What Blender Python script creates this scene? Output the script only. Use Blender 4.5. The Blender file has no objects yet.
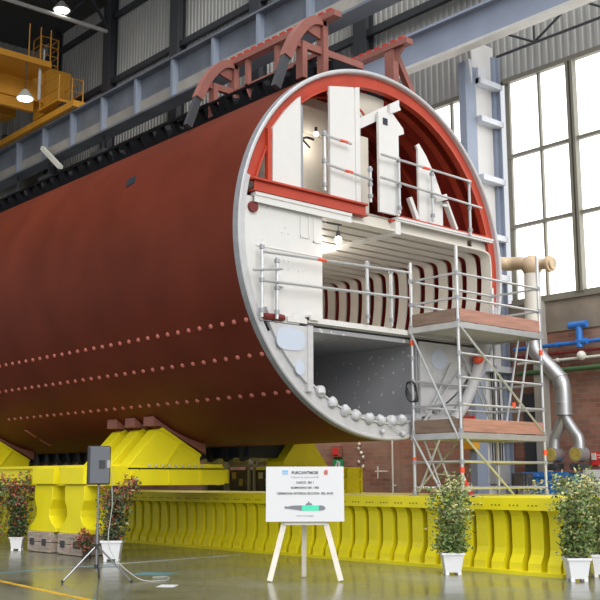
import bpy, bmesh, math, random
from mathutils import Vector, Matrix
random.seed(7)
SC = bpy.context.scene
COL = SC.collection
PI = math.pi
rad = math.radians

# ------------------------------------------------------------------ materials
def mat(name, col, rough=0.5, metal=0.0, noise=0.0, scale=3.0, bump=0.0, bscale=20.0, emit=None, spec=0.5, stretch=None):
    m = bpy.data.materials.new(name); m.use_nodes = True
    nt = m.node_tree; b = nt.nodes['Principled BSDF']
    b.inputs['Base Color'].default_value = (*col, 1)
    b.inputs['Roughness'].default_value = rough
    b.inputs['Metallic'].default_value = metal
    b.inputs['Specular IOR Level'].default_value = spec
    tc = nt.nodes.new('ShaderNodeTexCoord')
    vec = tc.outputs['Object']
    if stretch:
        mp = nt.nodes.new('ShaderNodeMapping'); mp.inputs['Scale'].default_value = stretch
        nt.links.new(vec, mp.inputs['Vector']); vec = mp.outputs['Vector']
    if noise:
        n = nt.nodes.new('ShaderNodeTexNoise'); n.inputs['Scale'].default_value = scale
        n.inputs['Detail'].default_value = 6
        nt.links.new(vec, n.inputs['Vector'])
        r = nt.nodes.new('ShaderNodeValToRGB')
        r.color_ramp.elements[0].position = .3; r.color_ramp.elements[1].position = .7
        r.color_ramp.elements[0].color = (*[max(0, c*(1-noise)) for c in col], 1)
        r.color_ramp.elements[1].color = (*[min(1, c*(1+noise)) for c in col], 1)
        nt.links.new(n.outputs['Fac'], r.inputs['Fac'])
        nt.links.new(r.outputs['Color'], b.inputs['Base Color'])
    if bump:
        n2 = nt.nodes.new('ShaderNodeTexNoise'); n2.inputs['Scale'].default_value = bscale
        nt.links.new(tc.outputs['Object'], n2.inputs['Vector'])
        bp = nt.nodes.new('ShaderNodeBump'); bp.inputs['Strength'].default_value = bump; bp.inputs['Distance'].default_value = .02
        nt.links.new(n2.outputs['Fac'], bp.inputs['Height']); nt.links.new(bp.outputs['Normal'], b.inputs['Normal'])
    if emit:
        b.inputs['Emission Color'].default_value = (*emit[0], 1); b.inputs['Emission Strength'].default_value = emit[1]
    return m

M = {}
M['hull'] = mat('hull_red_oxide', (.118, .024, .013), .5, noise=.16, scale=.7, bump=.05, bscale=30, spec=.08)
M['stud'] = mat('stud_red', (.42, .12, .09), .5)
M['steel'] = mat('bare_steel', (.30, .31, .33), .45, .3, noise=.12, scale=6)
M['rim'] = mat('rim_light_grey', (.50, .50, .51), .45, noise=.06, scale=8)
M['primer'] = mat('orange_red_primer', (.43, .047, .02), .5, noise=.12, scale=2.5)
M['darkred'] = mat('dark_red_primer', (.38, .036, .02), .6, noise=.15, scale=2)
M['salmon'] = mat('salmon_primer', (.25, .092, .072), .6, noise=.12, scale=3)
M['white'] = mat('white_paint', (.66, .65, .63), .5, noise=.02, scale=4)
M['cream'] = mat('cream_paint', (.60, .555, .48), .55, noise=.05, scale=2)
M['beige'] = mat('beige_frame_paint', (.60, .565, .50), .55, noise=.05, scale=2)
M['soffit'] = mat('brown_grey_soffit', (.36, .32, .27), .5, noise=.15, scale=2)
M['black'] = mat('black_steel', (.008, .009, .011), .75, noise=.2, scale=5, spec=.15)
M['navy'] = mat('navy_black', (.015, .019, .03), .5)
M['yellow'] = mat('yellow_paint', (.80, .70, .012), .4, noise=.05, scale=2)
M['craneyellow'] = mat('crane_yellow', (.62, .285, .025), .5, noise=.1, scale=1)
M['bluegrey'] = mat('blue_grey_steel', (.245, .285, .37), .5, noise=.06, scale=1.5)
M['bluepale'] = mat('pale_blue_steel', (.56, .58, .63), .5, noise=.05, scale=1.5)
M['palepanel'] = mat('sunlit_column_panel', (.62, .61, .60), .5, noise=.04, scale=1)  # sunlight on the column panel put into this lighter, warmer colour
M['palesteel'] = mat('pale_grey_flange', (.52, .51, .48), .5, noise=.08, scale=2)
M['girderdark'] = mat('dark_blue_grey_steel', (.15, .17, .205), .5, noise=.25, scale=.8)
M['stiffgrey'] = mat('stiffener_blue_grey', (.24, .28, .35), .5)
M['darksteel'] = mat('dark_column_steel', (.045, .048, .055), .6)
M['cladding'] = mat('grey_cladding', (.36, .36, .345), .55, noise=.12, scale=.5)
M['ceilmat'] = mat('roof_sheet', (.075, .08, .085), .7)
M['winframe'] = mat('window_frame', (.20, .19, .155), .6)
M['wood'] = mat('timber', (.34, .28, .23), .8, noise=.35, scale=3, stretch=(8, 1, 8))
M['scaf'] = mat('galvanised_tube', (.52, .53, .54), .35, .55, noise=.08, scale=5)
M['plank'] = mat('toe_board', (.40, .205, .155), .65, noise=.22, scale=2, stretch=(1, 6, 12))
M['plankside'] = mat('toe_board_dark', (.20, .135, .10), .7, noise=.25, scale=2, stretch=(6, 1, 12))  # darker brown for the side and back toe boards
M['orangeclip'] = mat('orange_clip', (.75, .09, .03), .5)
M['duct'] = mat('duct_metal', (.45, .46, .48), .42, .7)
M['ducttan'] = mat('duct_wrap', (.55, .42, .28), .6, noise=.2, scale=5)
M['speaker'] = mat('speaker_grey', (.105, .115, .135), .6)
M['speakerside'] = mat('speaker_black', (.02, .02, .024), .5)
M['chrome'] = mat('stand_metal', (.25, .26, .28), .3, .8)
M['potwhite'] = mat('pot_white', (.78, .79, .82), .45)
M['soil'] = mat('soil', (.04, .028, .02), .9)
M['leafg'] = mat('leaf_green', (.15, .22, .065), .5, noise=.5, scale=9)
M['leafy'] = mat('leaf_olive', (.48, .45, .20), .5, noise=.4, scale=9)
M['leafr'] = mat('leaf_red', (.36, .09, .06), .5, noise=.4, scale=9)
M['leafd'] = mat('leaf_dark', (.06, .09, .035), .5, noise=.4, scale=9)
M['bark'] = mat('bark', (.10, .06, .035), .8)
M['board'] = mat('board_white', (.60, .61, .63), .5)
M['easelw'] = mat('easel_wood', (.70, .66, .58), .5, noise=.08, scale=4)
M['inkdark'] = mat('ink_dark', (.08, .085, .10), .6)
M['inkgrey'] = mat('ink_grey', (.28, .30, .33), .6)
M['subgrey'] = mat('print_grey', (.17, .17, .20), .6)
M['subgreen'] = mat('print_green', (.06, .62, .40), .6)
M['printblue'] = mat('print_blue', (.16, .42, .66), .6)
M['printred'] = mat('print_red', (.55, .12, .10), .6)
M['pipeblue'] = mat('pipe_blue', (.03, .17, .55), .45)
M['pipered'] = mat('pipe_dark_red', (.15, .015, .012), .5)
M['pipewhite'] = mat('pipe_white', (.66, .64, .58), .5)
M['pipegreen'] = mat('pipe_green', (.05, .12, .045), .5)
M['signred'] = mat('sign_red', (.62, .03, .025), .5)
M['signgreen'] = mat('sign_green', (.02, .28, .10), .5)
M['bluebox'] = mat('blue_container', (.03, .20, .42), .5)
M['rackgrey'] = mat('rack_grey', (.33, .33, .34), .6)
M['boxdark'] = mat('rack_box', (.07, .065, .065), .6, noise=.4, scale=4)
M['concrete'] = mat('concrete', (.34, .32, .29), .8, noise=.12, scale=1.5)
M['lump'] = mat('protective_wrap', (.50, .51, .53), .5, noise=.15, scale=8)
M['patch'] = mat('pale_cover', (.50, .56, .66), .5)
M['fan'] = mat('fan_mesh_yellow', (.38, .29, .07), .5, noise=.3, scale=20)
M['rubber'] = mat('cable_black', (.02, .02, .02), .6)
M['cablegrey'] = mat('cable_grey', (.45, .46, .44), .5)
M['lamp'] = mat('lamp_lit', (1, 1, .95), .4, emit=((1, .97, .88), 6))
M['bulb'] = mat('bulb_lit', (1, 1, .95), .4, emit=((1, .95, .85), 8))
M['tube'] = mat('tube_lamp', (.8, .8, .72), .4)
M['chains'] = mat('dull_conduit', (.11, .10, .09), .6)

def tank_material():
    m = mat('tank_grey', (.33, .335, .355), .45)
    nt = m.node_tree; b = nt.nodes['Principled BSDF']
    tc = nt.nodes.new('ShaderNodeTexCoord'); v = nt.nodes.new('ShaderNodeTexVoronoi'); v.inputs['Scale'].default_value = 6
    r = nt.nodes.new('ShaderNodeValToRGB'); e = r.color_ramp.elements
    e[0].position = .15; e[0].color = (.6, .6, .62, 1); e[1].position = .2; e[1].color = (.33, .335, .355, 1)
    nt.links.new(tc.outputs['Object'], v.inputs['Vector']); nt.links.new(v.outputs['Distance'], r.inputs['Fac'])
    nt.links.new(r.outputs['Color'], b.inputs['Base Color'])
    return m
M['tank'] = tank_material()

def brick_material():
    m = mat('brick', (.3, .12, .08), .85)
    nt = m.node_tree; b = nt.nodes['Principled BSDF']
    tc = nt.nodes.new('ShaderNodeTexCoord'); sx = nt.nodes.new('ShaderNodeSeparateXYZ'); cx = nt.nodes.new('ShaderNodeCombineXYZ')
    nt.links.new(tc.outputs['Object'], sx.inputs[0])
    nt.links.new(sx.outputs['Y'], cx.inputs['X']); nt.links.new(sx.outputs['Z'], cx.inputs['Y'])
    t = nt.nodes.new('ShaderNodeTexBrick')
    t.inputs['Scale'].default_value = 1; t.inputs['Brick Width'].default_value = .34; t.inputs['Row Height'].default_value = .125
    t.inputs['Mortar Size'].default_value = .011
    t.inputs['Color1'].default_value = (.30, .125, .082, 1); t.inputs['Color2'].default_value = (.20, .082, .055, 1)
    t.inputs['Mortar'].default_value = (.20, .155, .125, 1)
    nt.links.new(cx.outputs[0], t.inputs['Vector'])
    n = nt.nodes.new('ShaderNodeTexNoise'); n.inputs['Scale'].default_value = .9; n.inputs['Detail'].default_value = 5
    nt.links.new(tc.outputs['Object'], n.inputs['Vector'])
    mx = nt.nodes.new('ShaderNodeMix'); mx.data_type = 'RGBA'; mx.inputs[7].default_value = (.33, .235, .18, 1)
    rr = nt.nodes.new('ShaderNodeValToRGB'); rr.color_ramp.elements[0].position = .45; rr.color_ramp.elements[1].position = .75
    rr.color_ramp.elements[1].color = (.65, .65, .65, 1)
    nt.links.new(n.outputs['Fac'], rr.inputs['Fac']); nt.links.new(rr.outputs['Color'], mx.inputs[0])
    nt.links.new(t.outputs['Color'], mx.inputs[6]); nt.links.new(mx.outputs[2], b.inputs['Base Color'])
    return m
M['brick'] = brick_material()

def floor_material():
    m = mat('polished_floor', (.2, .2, .18), .2)
    nt = m.node_tree; b = nt.nodes['Principled BSDF']
    tc = nt.nodes.new('ShaderNodeTexCoord')
    n = nt.nodes.new('ShaderNodeTexNoise'); n.inputs['Scale'].default_value = .55; n.inputs['Detail'].default_value = 8; n.inputs['Roughness'].default_value = .65
    nt.links.new(tc.outputs['Object'], n.inputs['Vector'])
    r = nt.nodes.new('ShaderNodeValToRGB'); e = r.color_ramp.elements
    e[0].position = .3; e[0].color = (.09, .095, .07, 1); e[1].position = .72; e[1].color = (.215, .22, .17, 1)
    nt.links.new(n.outputs['Fac'], r.inputs['Fac']); nt.links.new(r.outputs['Color'], b.inputs['Base Color'])
    r2 = nt.nodes.new('ShaderNodeValToRGB'); f = r2.color_ramp.elements
    f[0].color = (.10, .10, .10, 1); f[1].color = (.30, .30, .30, 1); f[0].position = .3; f[1].position = .75
    nt.links.new(n.outputs['Fac'], r2.inputs['Fac']); nt.links.new(r2.outputs['Color'], b.inputs['Roughness'])
    n2 = nt.nodes.new('ShaderNodeTexNoise'); n2.inputs['Scale'].default_value = 2.2; n2.inputs['Detail'].default_value = 3
    nt.links.new(tc.outputs['Object'], n2.inputs['Vector'])
    bp = nt.nodes.new('ShaderNodeBump'); bp.inputs['Strength'].default_value = .12; bp.inputs['Distance'].default_value = .02
    nt.links.new(n2.outputs['Fac'], bp.inputs['Height']); nt.links.new(bp.outputs['Normal'], b.inputs['Normal'])
    return m
M['floor'] = floor_material()

# ------------------------------------------------------------------ mesh helpers
class MB:
    def __init__(s): s.v = []; s.f = []; s.mi = []; s.sm = []
    def add(s, vs, fs, mi=0, smooth=False):
        o = len(s.v); s.v += [tuple(v) for v in vs]
        for f in fs: s.f.append([o+i for i in f]); s.mi.append(mi); s.sm.append(smooth)
        return s
    def box(s, x0, x1, y0, y1, z0, z1, mi=0):
        vs = [(x0,y0,z0),(x1,y0,z0),(x1,y1,z0),(x0,y1,z0),(x0,y0,z1),(x1,y0,z1),(x1,y1,z1),(x0,y1,z1)]
        return s.add(vs, [(3,2,1,0),(4,5,6,7),(0,1,5,4),(1,2,6,5),(2,3,7,6),(3,0,4,7)], mi)
    def bar(s, a, b, w, h, up=(0,0,1), mi=0):
        a = Vector(a); b = Vector(b); d = (b-a).normalized(); u = Vector(up)
        if abs(d.dot(u)) > .99: u = Vector((0,1,0))
        r = d.cross(u).normalized(); u = r.cross(d)
        vs = []
        for p in (a, b):
            for i, j in ((-1,-1),(1,-1),(1,1),(-1,1)): vs.append(p + r*(i*w/2) + u*(j*h/2))
        return s.add(vs, [(3,2,1,0),(4,5,6,7),(0,1,5,4),(1,2,6,5),(2,3,7,6),(3,0,4,7)], mi)
    def tube(s, pts, r, n=8, caps=True, mi=0):
        pts = [Vector(p) for p in pts]; rs = r if isinstance(r, (list, tuple)) else [r]*len(pts)
        vs = []; prev = None
        for i, p in enumerate(pts):
            d = (pts[min(i+1, len(pts)-1)] - pts[max(i-1, 0)]).normalized()
            if prev is None:
                u = Vector((0,0,1)) if abs(d.z) < .9 else Vector((1,0,0))
                a = d.cross(u).normalized()
            else:
                a = (prev - d*prev.dot(d)).normalized()
            prev = a; c = d.cross(a)
            for k in range(n):
                t = 2*PI*k/n; vs.append(p + a*(rs[i]*math.cos(t)) + c*(rs[i]*math.sin(t)))
        fs = []
        for i in range(len(pts)-1):
            for k in range(n):
                k2 = (k+1) % n; fs.append((i*n+k, i*n+k2, (i+1)*n+k2, (i+1)*n+k))
        s.add(vs, fs, mi, True)
        if caps:
            o = len(s.v) - len(vs)
            s.f.append([o+k for k in range(n)][::-1]); s.mi.append(mi); s.sm.append(False)
            s.f.append([o+(len(pts)-1)*n+k for k in range(n)]); s.mi.append(mi); s.sm.append(False)
        return s
    def prism(s, poly, axis, a, b, mi=0):
        # poly: 2-D outline; axis 'y' -> (x,z); 'x' -> (y,z); 'z' -> (x,y)
        def P(p, t):
            if axis == 'y': return (p[0], t, p[1])
            if axis == 'x': return (t, p[0], p[1])
            return (p[0], p[1], t)
        n = len(poly); vs = [P(p, a) for p in poly] + [P(p, b) for p in poly]
        fs = [tuple(range(n)), tuple(range(n, 2*n))[::-1]] + [(i, n+i, n+(i+1) % n, (i+1) % n) for i in range(n)]
        return s.add(vs, fs, mi)
    def sphere(s, c, r, n=12, m=8, sz=1.0, jit=0.0, mi=0):
        vs = []; fs = []
        for j in range(m+1):
            ph = PI*j/m
            for k in range(n):
                t = 2*PI*k/n; q = r*(1+random.uniform(-jit, jit))
                vs.append((c[0]+q*math.sin(ph)*math.cos(t), c[1]+q*math.sin(ph)*math.sin(t), c[2]+q*math.cos(ph)*sz))
        for j in range(m):
            for k in range(n):
                k2 = (k+1) % n; fs.append((j*n+k, (j+1)*n+k, (j+1)*n+k2, j*n+k2))
        return s.add(vs, fs, mi, True)
    def sweep(s, prof, c, t0, t1, n, mi=0, closed=False, mifn=None, smooth=True):
        # closed outline prof of (radius, y) swept about the axis through c=(x,z) between two angles (degrees)
        k = len(prof); o = len(s.v); cnt = n if closed else n+1
        for i in range(cnt):
            t = rad(t0 + (t1-t0)*i/n)
            for r, y in prof: s.v.append((c[0]+r*math.cos(t), y, c[1]+r*math.sin(t)))
        for i in range(n):
            i2 = (i+1) % cnt
            for j in range(k):
                j2 = (j+1) % k
                s.f.append([o+i*k+j, o+i*k+j2, o+i2*k+j2, o+i2*k+j]); s.mi.append(mifn(i, j) if mifn else mi); s.sm.append(smooth)
        if not closed:
            s.f.append([o+j for j in range(k)]); s.mi.append(mi); s.sm.append(False)
            s.f.append([o+n*k+j for j in range(k)][::-1]); s.mi.append(mi); s.sm.append(False)
        return s
    def build(s, name, m, parent=None, bevel=0, label=None, smooth_angle=None):
        ms = m if isinstance(m, (list, tuple)) else [m]
        off = OFF.get(parent.name, Vector((0,0,0))) if parent else Vector((0,0,0))
        me = bpy.data.meshes.new(name)
        me.from_pydata([Vector(v)-off for v in s.v], [], s.f)
        for k in ms: me.materials.append(M[k] if isinstance(k, str) else k)
        for i, p in enumerate(me.polygons): p.material_index = s.mi[i]; p.use_smooth = s.sm[i]
        bm = bmesh.new(); bm.from_mesh(me); bmesh.ops.recalc_face_normals(bm, faces=bm.faces); bm.to_mesh(me); bm.free()
        me.update()
        if any(s.sm):
            try: me.set_sharp_from_angle(angle=rad(40))
            except Exception: pass
        o = bpy.data.objects.new(name, me); COL.objects.link(o)
        if parent: o.parent = parent; OFF[o.name] = off
        else: OFF[o.name] = Vector((0,0,0))
        if bevel:
            bv = o.modifiers.new('bevel', 'BEVEL'); bv.width = bevel; bv.segments = 2; bv.limit_method = 'ANGLE'
        if label: o['label'] = label
        return o

def each(mb, name, m, parent):
    # every disconnected piece of mb becomes a part of its own
    par = list(range(len(mb.v)))
    def fnd(i):
        while par[i] != i: par[i] = par[par[i]]; i = par[i]
        return i
    for f in mb.f:
        for k in f[1:]: par[fnd(k)] = fnd(f[0])
    groups = {}
    for i, f in enumerate(mb.f): groups.setdefault(fnd(f[0]), []).append(i)
    for g in groups.values():
        q = MB(); mp_ = {}
        for i in g:
            for k in mb.f[i]:
                if k not in mp_: mp_[k] = len(q.v); q.v.append(mb.v[k])
            q.f.append([mp_[k] for k in mb.f[i]]); q.mi.append(mb.mi[i]); q.sm.append(mb.sm[i])
        q.build(name, m, parent)

OFF = {}
def thing(name, label, cat, loc, group=None):
    o = bpy.data.objects.new(name, None); o.empty_display_size = .2; COL.objects.link(o)
    o.location = loc; OFF[o.name] = Vector(loc)
    o['label'] = label; o['category'] = cat
    if group: o['group'] = group
    return o
def tag(o, label, cat, group=None):
    o['label'] = label; o['category'] = cat
    if group: o['group'] = group
    return o
def struct(o):
    o['kind'] = 'structure'; return o
def copy_tree(o, parent=None):
    c = o.copy(); COL.objects.link(c)
    if parent: c.parent = parent
    for ch in list(o.children): copy_tree(ch, c)
    return c
def bez(pts, n=6):
    # smooth polyline through points (Catmull-Rom)
    P = [Vector(p) for p in pts]; out = []
    for i in range(len(P)-1):
        p0 = P[max(i-1, 0)]; p1 = P[i]; p2 = P[i+1]; p3 = P[min(i+2, len(P)-1)]
        for k in range(n):
            t = k/n
            out.append(.5*((2*p1) + (p2-p0)*t + (2*p0-5*p1+4*p2-p3)*t*t + (3*p1-p0-3*p2+p3)*t**3))
    out.append(P[-1]); return out

# ------------------------------------------------------------------ the setting
WX = 21.5
struct(MB().box(-14, WX+.4, -6, 45, -.3, 0).build('floor', 'floor'))
struct(MB().box(WX, WX+.35, 4, 44.2, 0, 6.08).build('wall_right', 'brick'))

def corrugated(y0, y1, z0, z1, pitch=.22, d=.04):
    mb = MB(); ys = []; y = y0
    while y < y1:
        ys += [(y, 0), (y+pitch*.42, 0), (y+pitch*.5, d), (y+pitch*.92, d)]; y += pitch
    vs = []; fs = []
    for yy, dd in ys: vs += [(WX-dd, yy, z0), (WX-dd, yy, z1)]
    for i in range(len(ys)-1): fs.append((2*i, 2*i+2, 2*i+3, 2*i+1))
    vs2 = [(WX+.25, ys[0][0], z0), (WX+.25, ys[0][0], z1), (WX+.25, ys[-1][0], z0), (WX+.25, ys[-1][0], z1)]
    n = len(vs); vs += vs2; L = 2*len(ys)
    fs += [(n, n+1, n+3, n+2), (0, 1, n+1, n), (L-2, n+2, n+3, L-1)]
    return mb.add(vs, fs)
struct(corrugated(4, 44, 12.19, 22.2).build('wall_right_upper', 'cladding'))
struct(corrugated(21.6, 44, 6.08, 12.19).build('wall_right_middle', 'cladding'))
def endwall():
    mb = MB(); xs = []; x = -10
    while x < WX: xs += [(x, 0), (x+.14, 0), (x+.16, .05), (x+.30, .05)]; x += .32
    vs = []; fs = []
    for xx, d in xs: vs += [(xx, 44-d, 0), (xx, 44-d, 22.2)]
    for i in range(len(xs)-1): fs.append((2*i, 2*i+2, 2*i+3, 2*i+1))
    return mb.add(vs, fs)
struct(endwall().build('wall_far', 'cladding'))
struct(MB().box(-12, WX+.3, 26, 44.3, 22.2, 22.45).build('ceiling', 'ceilmat'))

struct(MB().box(WX-.03, WX+.0, 6, 16.9, 5.2, 5.98).build('trim_6', mat('sill_band', (.24, .20, .16), .8, noise=.25, scale=1.2)))
# windows: frame, mullions, transoms, panes
def window(name, y0, y1, heavy, light):
    root = MB()
    root.box(WX-.12, WX+.2, y0-.08, y1+.08, 12.06, 12.19); root.box(WX-.1, WX+.2, y0-.08, y1+.08, 5.98, 6.14)
    root.box(WX-.05, WX+.2, y0-.08, y0+.06, 6.1, 12.1); root.box(WX-.05, WX+.2, y1-.06, y1+.08, 6.1, 12.1)
    w = struct(root.build(name, 'winframe'))
    for y in heavy:
        MB().box(WX-.16, WX+.1, y-.10, y-.03, 6.1, 12.1).box(WX-.16, WX+.1, y+.03, y+.10, 6.1, 12.1).box(WX-.08, WX+.1, y-.05, y+.05, 6.1, 12.1).build('mullion', 'winframe', w)
    for y in light: MB().box(WX-.06, WX+.1, y-.03, y+.03, 6.1, 12.1).build('mullion', 'winframe', w)
    for z in (8.08, 10.0): MB().box(WX-.08, WX+.1, y0, y1, z-.045, z+.045).build('transom', 'winframe', w)
    ys = sorted([y0, y1] + heavy + light)
    pane = bpy.data.materials.get('window_daylight') or mat('window_daylight', (.9, .93, .95), .3, emit=((1, .99, .96), 2.2))
    for a, b in zip(ys, ys[1:]): MB().box(WX+.03, WX+.05, a, b, 6.1, 12.1).build('pane', pane, w)
    return w
window('window_1', 6.0, 15.95, [7.9, 9.9, 11.92, 13.95], [6.95, 8.9, 10.9, 12.95, 14.95])
window('window_2', 16.9, 21.4, [19.1], [17.9, 20.2])

# floor paint
mp = mat('paint_yellow', (.62, .36, .03), .35, noise=.25, scale=3)
mw = mat('paint_worn_white', (.40, .43, .42), .3, noise=.3, scale=2)
mt = mat('paint_teal', (.10, .24, .27), .3, noise=.2, scale=2)
def strip(a, b, w, z=.004):
    a = Vector((*a, 0)); b = Vector((*b, 0)); d = (b-a).normalized(); r = Vector((-d.y, d.x, 0))*w/2
    return MB().add([a+r+Vector((0,0,z)), a-r+Vector((0,0,z)), b-r+Vector((0,0,z)), b+r+Vector((0,0,z)), a+r, a-r, b-r, b+r],
                    [(0,1,2,3), (0,4,5,1), (1,5,6,2), (2,6,7,3), (3,7,4,0)])
struct(strip((7.9, 20.2), (7.05, 10.2), .10).build('trim_1', mp))
struct(strip((6.0, 17.0), (10.6, 17.45), .11).build('trim_2', mt))
struct(strip((10.6, 17.45), (13.9, 17.75), .09).build('trim_3', mw))
struct(strip((8.98, 13.48), (9.16, 13.28), .34).build('trim_4', M['board']))
struct(strip((9.9, 15.5), (10.25, 14.95), .5).build('trim_5', mt))

# door opening, jamb
d = struct(MB().box(WX-.03, WX+.01, 15.35, 15.85, 0, 3.7).build('door_1', 'darksteel'))
MB().box(WX-.25, WX+.0, 15.05, 15.33, 0, 6.0).build('jamb', 'concrete', d)

# wall columns, girts
for y in (21.1, 26.3, 31.3, 36.4, 41.4):
    c = thing('wall_column', {21.1:'dark steel wall column rising behind the notched red deck frame above the hull mouth',
        26.3:'dark steel wall column in the top centre left of the photo', 31.3:'dark steel wall column second from the right in front of the cladding, left of top centre',
        36.4:'dark steel wall column just right of the yellow bridge crane', 41.4:'dark steel wall column in the far corner behind the yellow crane'}[y], 'column', (WX-.3, y, 12.3), 'dark wall columns')
    MB().box(WX-.5, WX-.47, y-.28, y+.28, 12.3, 22.15).build('flange', 'darksteel', c)
    MB().box(WX-.47, WX-.06, y-.02, y+.02, 12.3, 22.15).build('web', 'darksteel', c)
    MB().box(WX-.09, WX-.06, y-.2, y+.2, 12.3, 22.15).build('flange', 'darksteel', c)
for z, lab in ((15.22, 'lowest dark horizontal wall rail crossing the cladding at top centre'), (18.3, 'middle dark horizontal wall rail on the cladding above the runway'), (21.25, 'highest dark horizontal wall rail under the roof')):
    tag(MB().box(WX-.24, WX-.1, 14, 43.9, z-.12, z+.12).build('wall_rail', 'darksteel'), lab, 'wall rail', 'wall rails')

# roof truss + pipe brace near the roof
t = thing('roof_truss', 'dark roof truss running under the roof at the top left corner', 'truss', (15, 36.4, 20.9))
MB().tube([(6, 36.4, 20.5), (WX-.5, 36.4, 20.5)], .09).build('bottom_chord', 'palesteel', t)
MB().bar((6, 36.4, 21.95), (WX-.5, 36.4, 21.95), .25, .25).build('top_chord', 'darksteel', t)
mb = MB()
for i in range(6):
    x = 8+i*2.2; mb.bar((x, 36.4, 20.5), (x+1.1, 36.4, 21.9), .1, .1).bar((x+1.1, 36.4, 21.9), (x+2.2, 36.4, 20.5), .1, .1)
mb.build('web_members', 'darksteel', t)
b = thing('wind_brace', 'dark tubular brace with V struts below the right runway beam and above the windows', 'brace', (20.8, 14, 12.6))
MB().tube([(20.8, 15.75, 12.58), (20.8, 8, 12.58)], .04).build('chord', 'darksteel', b)
MB().tube([(20.8, 15.75, 13.3), (20.8, 14.55, 12.6), (20.8, 13.3, 13.3)], .035).tube([(20.8, 14.55, 12.6), (20.8, 14.55, 13.3)], .03).tube([(20.8, 13.3, 13.3), (20.8, 12.2, 12.6)], .035).build('strut', 'darksteel', b)

# crane runway beams
r1 = thing('crane_runway_beam', 'blue-grey crane runway beam resting on the battened column at the top right', 'beam', (19.4, 12, 12.4))
MB().box(19.38, 19.42, 7, 44, 12.45, 13.25).build('web', 'bluegrey', r1)
MB().box(19.24, 19.56, 7, 44, 12.37, 12.45).build('bottom_flange', 'palesteel', r1)
MB().box(19.2, 19.6, 7, 44, 13.25, 13.32).build('top_flange', 'bluegrey', r1)
MB().tube([(19.3, 13.1, 13.1), (19.3, 13.1, 13.45)], .1).build('buffer', 'bluepale', r1)
r2 = thing('crane_runway_beam', 'long blue-grey upper crane runway beam with vertical stiffeners carrying the yellow crane', 'beam', (19.4, 30, 14.75))
MB().box(19.38, 19.44, 14, 44, 14.8, 16.2).build('web', 'girderdark', r2)
MB().box(19.1, 19.75, 14, 44, 14.72, 14.8).build('bottom_flange', 'girderdark', r2)
MB().box(19.1, 19.75, 14, 44, 16.2, 16.28).build('top_flange', 'girderdark', r2)
for y in [19.0+2.4*i for i in range(11)]: MB().box(19.14, 19.38, y-.07, y+.07, 14.8, 16.2).build('stiffener', 'stiffgrey', r2)
MB().box(19.33, 19.38, 14, 44, 14.85, 15.35).build('lower_strip', 'concrete', r2)

# battened column
c = thing('battened_column', 'pale blue battened steel column standing left of the big window', 'column', (20.9, 16.3, 0))
MB().box(19.9, 20.5, 16.24, 16.34, 0, 12.35).box(19.9, 19.93, 16.1, 16.24, 0, 12.35).build('inner_leg', 'bluegrey', c, .02)
MB().box(21.3, 21.45, 16.28, 16.36, 0, 12.9).box(21.42, 21.46, 16.18, 16.42, 0, 12.9).build('outer_leg', 'bluegrey', c)
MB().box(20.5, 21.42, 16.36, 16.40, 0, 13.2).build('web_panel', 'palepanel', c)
for z in (0.9, 2.6, 4.3, 5.5, 6.7, 7.75, 9.3, 10.9, 11.95): MB().box(20.5, 21.42, 16.08, 16.36, z-.05, z+.10).build('batten', 'bluepale', c)
MB().prism([(20.5, 12.35), (20.95, 12.35), (20.5, 11.9)], 'y', 16.15, 16.45).prism([(19.9, 12.37), (20.05, 12.37), (20.05, 11.7)], 'y', 16.0, 16.1).build('bracket', 'bluepale', c)
mb = MB()
for k in range(5): mb.tube(bez([(20.75+.09*k, 16.28, 1.6), (20.7+.1*k, 16.26, 2.4), (20.78+.07*k, 16.26, 3.3), (20.72+.08*k, 16.27, 4.4)]), .018, 6)
each(mb, 'cable', 'rubber', c)
MB().box(20.65, 21.2, 16.12, 16.35, 1.45, 1.95).build('junction_box', 'rackgrey', c, .01)

# ------------------------------------------------------------------ the hull
CX, CZ, R, YE, YB = 14.153, 5.959, 3.65, 13.55, 33.5
C2 = (CX, CZ)
hull = thing('submarine_hull_section', 'huge red-brown cylindrical submarine hull section with open end showing white decks', 'hull section', (CX, 20, 2.3))
MB().sweep([(R, YE+.16), (R, YB), (3.585, YB), (3.585, YE+.16)], C2, 0, 360, 160, closed=True,
           mifn=lambda i, j: 0 if j != 2 else (1 if (-28 < ((i+.5)*2.25+180) % 360-180 < 208 and not (208-360 < ((i+.5)*2.25+180) % 360-180 < -28)) else 2)).build('outer_shell', ['hull', 'darkred', 'lump'], hull)
MB().sweep([(R+.002, YE+.02), (R+.002, YE+.16), (3.58, YE+.16), (3.58, YE+.02)], C2, 0, 360, 160, closed=True).build('bare_steel_band', 'steel', hull, label='grey bare steel edge band')
MB().sweep([(R-.005, YE+.02), (R-.02, YE), (3.595, YE), (3.575, YE+.02), (3.57, YE+.15), (3.58, YE+.16)], C2, 0, 360, 160, closed=True).build('rim', 'rim', hull, label='pale grey end rim')
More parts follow.
